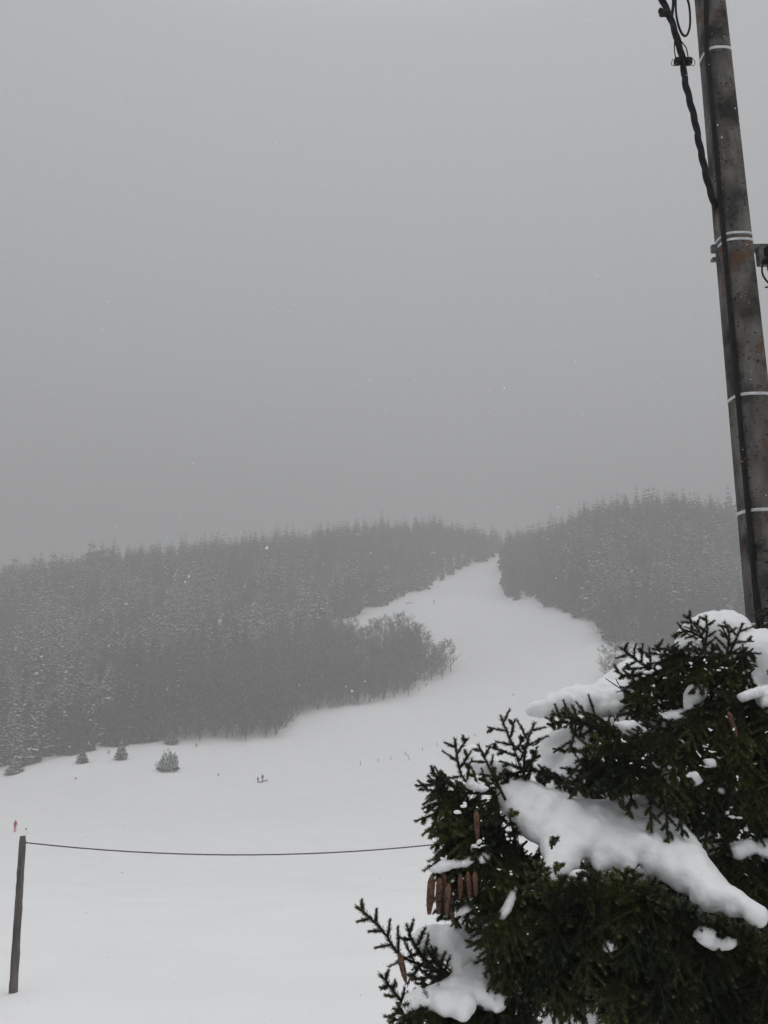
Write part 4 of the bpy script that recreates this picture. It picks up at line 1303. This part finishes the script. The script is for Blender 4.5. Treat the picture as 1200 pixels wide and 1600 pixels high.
snow_pad([(968, 1452), (985, 1446), (1005, 1446), (1010, 1454), (990, 1460), (975, 1458)], 2.62, 2.59, 16, .018)
snow_pad([(1090, 1470), (1100, 1442), (1112, 1450), (1120, 1470), (1140, 1462), (1155, 1470), (1140, 1480), (1115, 1482), (1100, 1474)], 2.61, 2.58, 17, .02)
snow_pad([(1178, 1085), (1200, 1078), (1240, 1082), (1240, 1110), (1200, 1112), (1184, 1100)], 3.15, 3.1, 18, .04)
snow_pad([(1152, 1088), (1170, 1080), (1200, 1072), (1200, 1082), (1175, 1090), (1158, 1096)], 3.15, 3.12, 19, .02)
snow_pad([(960, 1130), (990, 1128), (1008, 1140), (1018, 1158), (1010, 1166), (995, 1154), (975, 1142)], 3.2, 3.14, 20, .02)
snow_pad([(805, 1440), (820, 1428), (838, 1420), (832, 1434), (815, 1446)], 2.8, 2.78, 21, .012)
snow_pad([(880, 1520), (905, 1500), (940, 1505), (968, 1520), (975, 1570), (975, 1620), (860, 1620), (855, 1570)], 3.2, 3.05, 22, .07)
for k_, (poly_, da, db) in enumerate([
        ([(672, 1360), (688, 1348), (706, 1345), (722, 1346), (738, 1337), (744, 1341), (728, 1353), (708, 1354), (690, 1362)], 2.80, 2.78),
        ([(746, 1346), (756, 1330), (766, 1326), (768, 1336), (758, 1348)], 2.80, 2.78),
        ([(796, 1392), (806, 1386), (803, 1404), (796, 1424), (784, 1438), (770, 1444), (766, 1438), (780, 1430), (790, 1414)], 2.76, 2.74),
        ([(700, 1428), (716, 1418), (730, 1414), (736, 1420), (722, 1428)], 2.80, 2.78),
        ([(1048, 1300), (1062, 1290), (1074, 1296), (1066, 1306)], 2.9, 2.88),
        ([(1120, 1235), (1138, 1222), (1152, 1232), (1140, 1246)], 2.94, 2.92),
        ([(1072, 1212), (1086, 1206), (1098, 1220), (1084, 1228)], 2.94, 2.92),
        ([(1030, 1212), (1046, 1204), (1062, 1218), (1052, 1232), (1040, 1224)], 2.92, 2.90),
        ([(1085, 1462), (1096, 1446), (1118, 1456), (1132, 1474), (1120, 1480), (1104, 1470)], 2.60, 2.58),
        ([(938, 1478), (952, 1470), (966, 1480), (950, 1486)], 2.62, 2.60),
        ]):
    snow_pad(poly_, da, db, 60 + k_, .012)
crumbs = []
g = np.random.default_rng(55)
DARK = [(700, 1240), (760, 1250), (850, 1390), (1000, 1390), (1190, 1460), (1200, 1600), (830, 1600), (800, 1440), (700, 1420), (690, 1330)]
DARK2 = [(930, 1150), (1080, 1110), (1200, 1120), (1200, 1400), (1060, 1270), (960, 1240)]
DARK4 = [(690, 1260), (790, 1290), (830, 1400), (790, 1420), (690, 1400)]
DARK3 = [(985, 1030), (1060, 1000), (1150, 1010), (1160, 1090), (1080, 1130), (990, 1110)]
for poly, nn_, d in ((DARK, 90, 2.74), (DARK2, 90, 2.95), (DARK3, 60, 3.26), (DARK4, 16, 2.82)):
    P = np.array(poly); c = 0
    while c < nn_:
        q = np.array([[g.uniform(P[:, 0].min(), P[:, 0].max()), g.uniform(P[:, 1].min(), P[:, 1].max())]])
        if not inpoly(q, poly)[0]: continue
        c += 1
        p = W(q[0, 0], q[0, 1], d + g.uniform(-.08, .12)) - TB
        r = g.choice([.0035, .005, .007, .010], p=[.45, .3, .17, .08])
        dr = g.normal(0, 1, 3) * np.array([1, .6, .5]); dr /= np.linalg.norm(dr)
        for k in range(g.integers(2, 8)):
            rr = r * g.uniform(.5, 1.1)
            crumbs.append((*(p + dr * r * 1.3 * (k - 2) + g.normal(0, 1, 3) * r * .45), rr * g.uniform(.8, 1.5), rr, rr * g.uniform(.5, 1)))
o = link(bpy.data.objects.new('snow_crumbs', snow_mesh('snow_crumbs', crumbs, .003, 1)), spruce)
o['kind'] = 'stuff'

# ---- cones
def cone_mesh(L=.125, r=.0165, seed=0):
    g = np.random.default_rng(seed)
    V, F = [], []
    rows, per = 26, 9
    V2, F2 = polytube([(0, 0, 0), (0, 0, -L * .1), (0, 0, -L * .5), (0, 0, -L * .92), (0, 0, -L)], [r * .3, r * .75, r * .88, r * .5, r * .12], 10)
    for i in range(rows):
        t = (i + .5) / rows
        z = -L * t
        rr = r * (math.sin(min(1, t * 4 + .25) * math.pi / 2)) * (1 - max(0, t - .45) ** 2 * 1.9)
        for j in range(per):
            a = (j + .5 * (i % 2)) * 6.2832 / per + g.normal(0, .05)
            w = 3.6 / per
            def pt(aa, zz, q): return (math.cos(aa) * q, math.sin(aa) * q, zz)
            k = len(V)
            V += [pt(a, z + L * .03, rr * .75), pt(a - w, z - L * .01, rr * .95), pt(a, z - L * .05, rr * 1.03 + .0005), pt(a + w, z - L * .01, rr * .95)]
            F.append((k, k + 1, k + 2, k + 3))
    V, F, MI = merge([(np.array(V), np.array(F), 0), (V2, F2, 0)])
    return raw_mesh('cone', V, F, [M_CONE], MI)
CN = [cone_mesh(seed=i) for i in range(3)]
for i, (px, py, d, rx, ry, s) in enumerate([(675, 1368, 2.72, 0, 6, .95), (687, 1372, 2.75, 4, -2, .90), (701, 1380, 2.73, 0, -8, .80), (704, 1398, 2.78, 0, 4, .70), (694, 1364, 2.78, 8, -26, .62),
                                            (720, 1366, 2.73, 0, 5, .60), (731, 1362, 2.74, 0, -3, .68), (742, 1362, 2.73, 0, -12, .64),
                                            (744, 1266, 2.77, 5, 4, .72), (624, 1490, 2.71, 0, 14, .72), (1138, 1112, 2.96, 6, -20, .72)]):
    o = bpy.data.objects.new('cone', CN[i % 3])
    o.location = W(px, py, d) - TB
    o.rotation_euler = (R(rx), R(ry), i * 1.1); o.scale = (s * .86, s * .86, s)
    link(o, spruce)

# ------------------------------------------------------------------ falling snow
g = np.random.default_rng(99)
N = 42000
d = 1.6 + 16 * g.uniform(0, 1, N) ** (1 / 2.2)
P = np.stack([g.uniform(-.75, .75, N) * d, d, EYE + g.uniform(-.75, 1.35, N) * d], 1)
gz = ground(P[:, 0], P[:, 1])
P = P[P[:, 2] > gz + .1]; N = len(P)
rad = g.uniform(.0013, .0034, N) * np.where(g.uniform(size=N) < .02, 1.7, 1)
octa = np.array([(1, 0, 0), (-1, 0, 0), (0, 1, 0), (0, -1, 0), (0, 0, 1), (0, 0, -1)], float)
of = np.array([(0, 2, 4), (2, 1, 4), (1, 3, 4), (3, 0, 4), (2, 0, 5), (1, 2, 5), (3, 1, 5), (0, 3, 5)])
nb_ = 45
d2 = g.uniform(2.2, 6, nb_); P[:nb_] = np.stack([g.uniform(-.5, .5, nb_) * d2, d2, EYE + g.uniform(-.3, .95, nb_) * d2], 1); rad[:nb_] = g.uniform(.003, .007, nb_)
jit = 1 + g.uniform(-.35, .35, (N, 6, 1))
V = (P[:, None] + octa[None] * rad[:, None, None] * jit).reshape(-1, 3)
F = (np.arange(N)[:, None, None] * 6 + of[None]).reshape(-1, 3)
tag(link(bpy.data.objects.new('falling_snow', raw_mesh('falling_snow', V, F, [M_FLAKE]))), 'fine snowflakes drifting through the air', 'snow', kind='stuff')
print('scene built', len(bpy.data.objects))
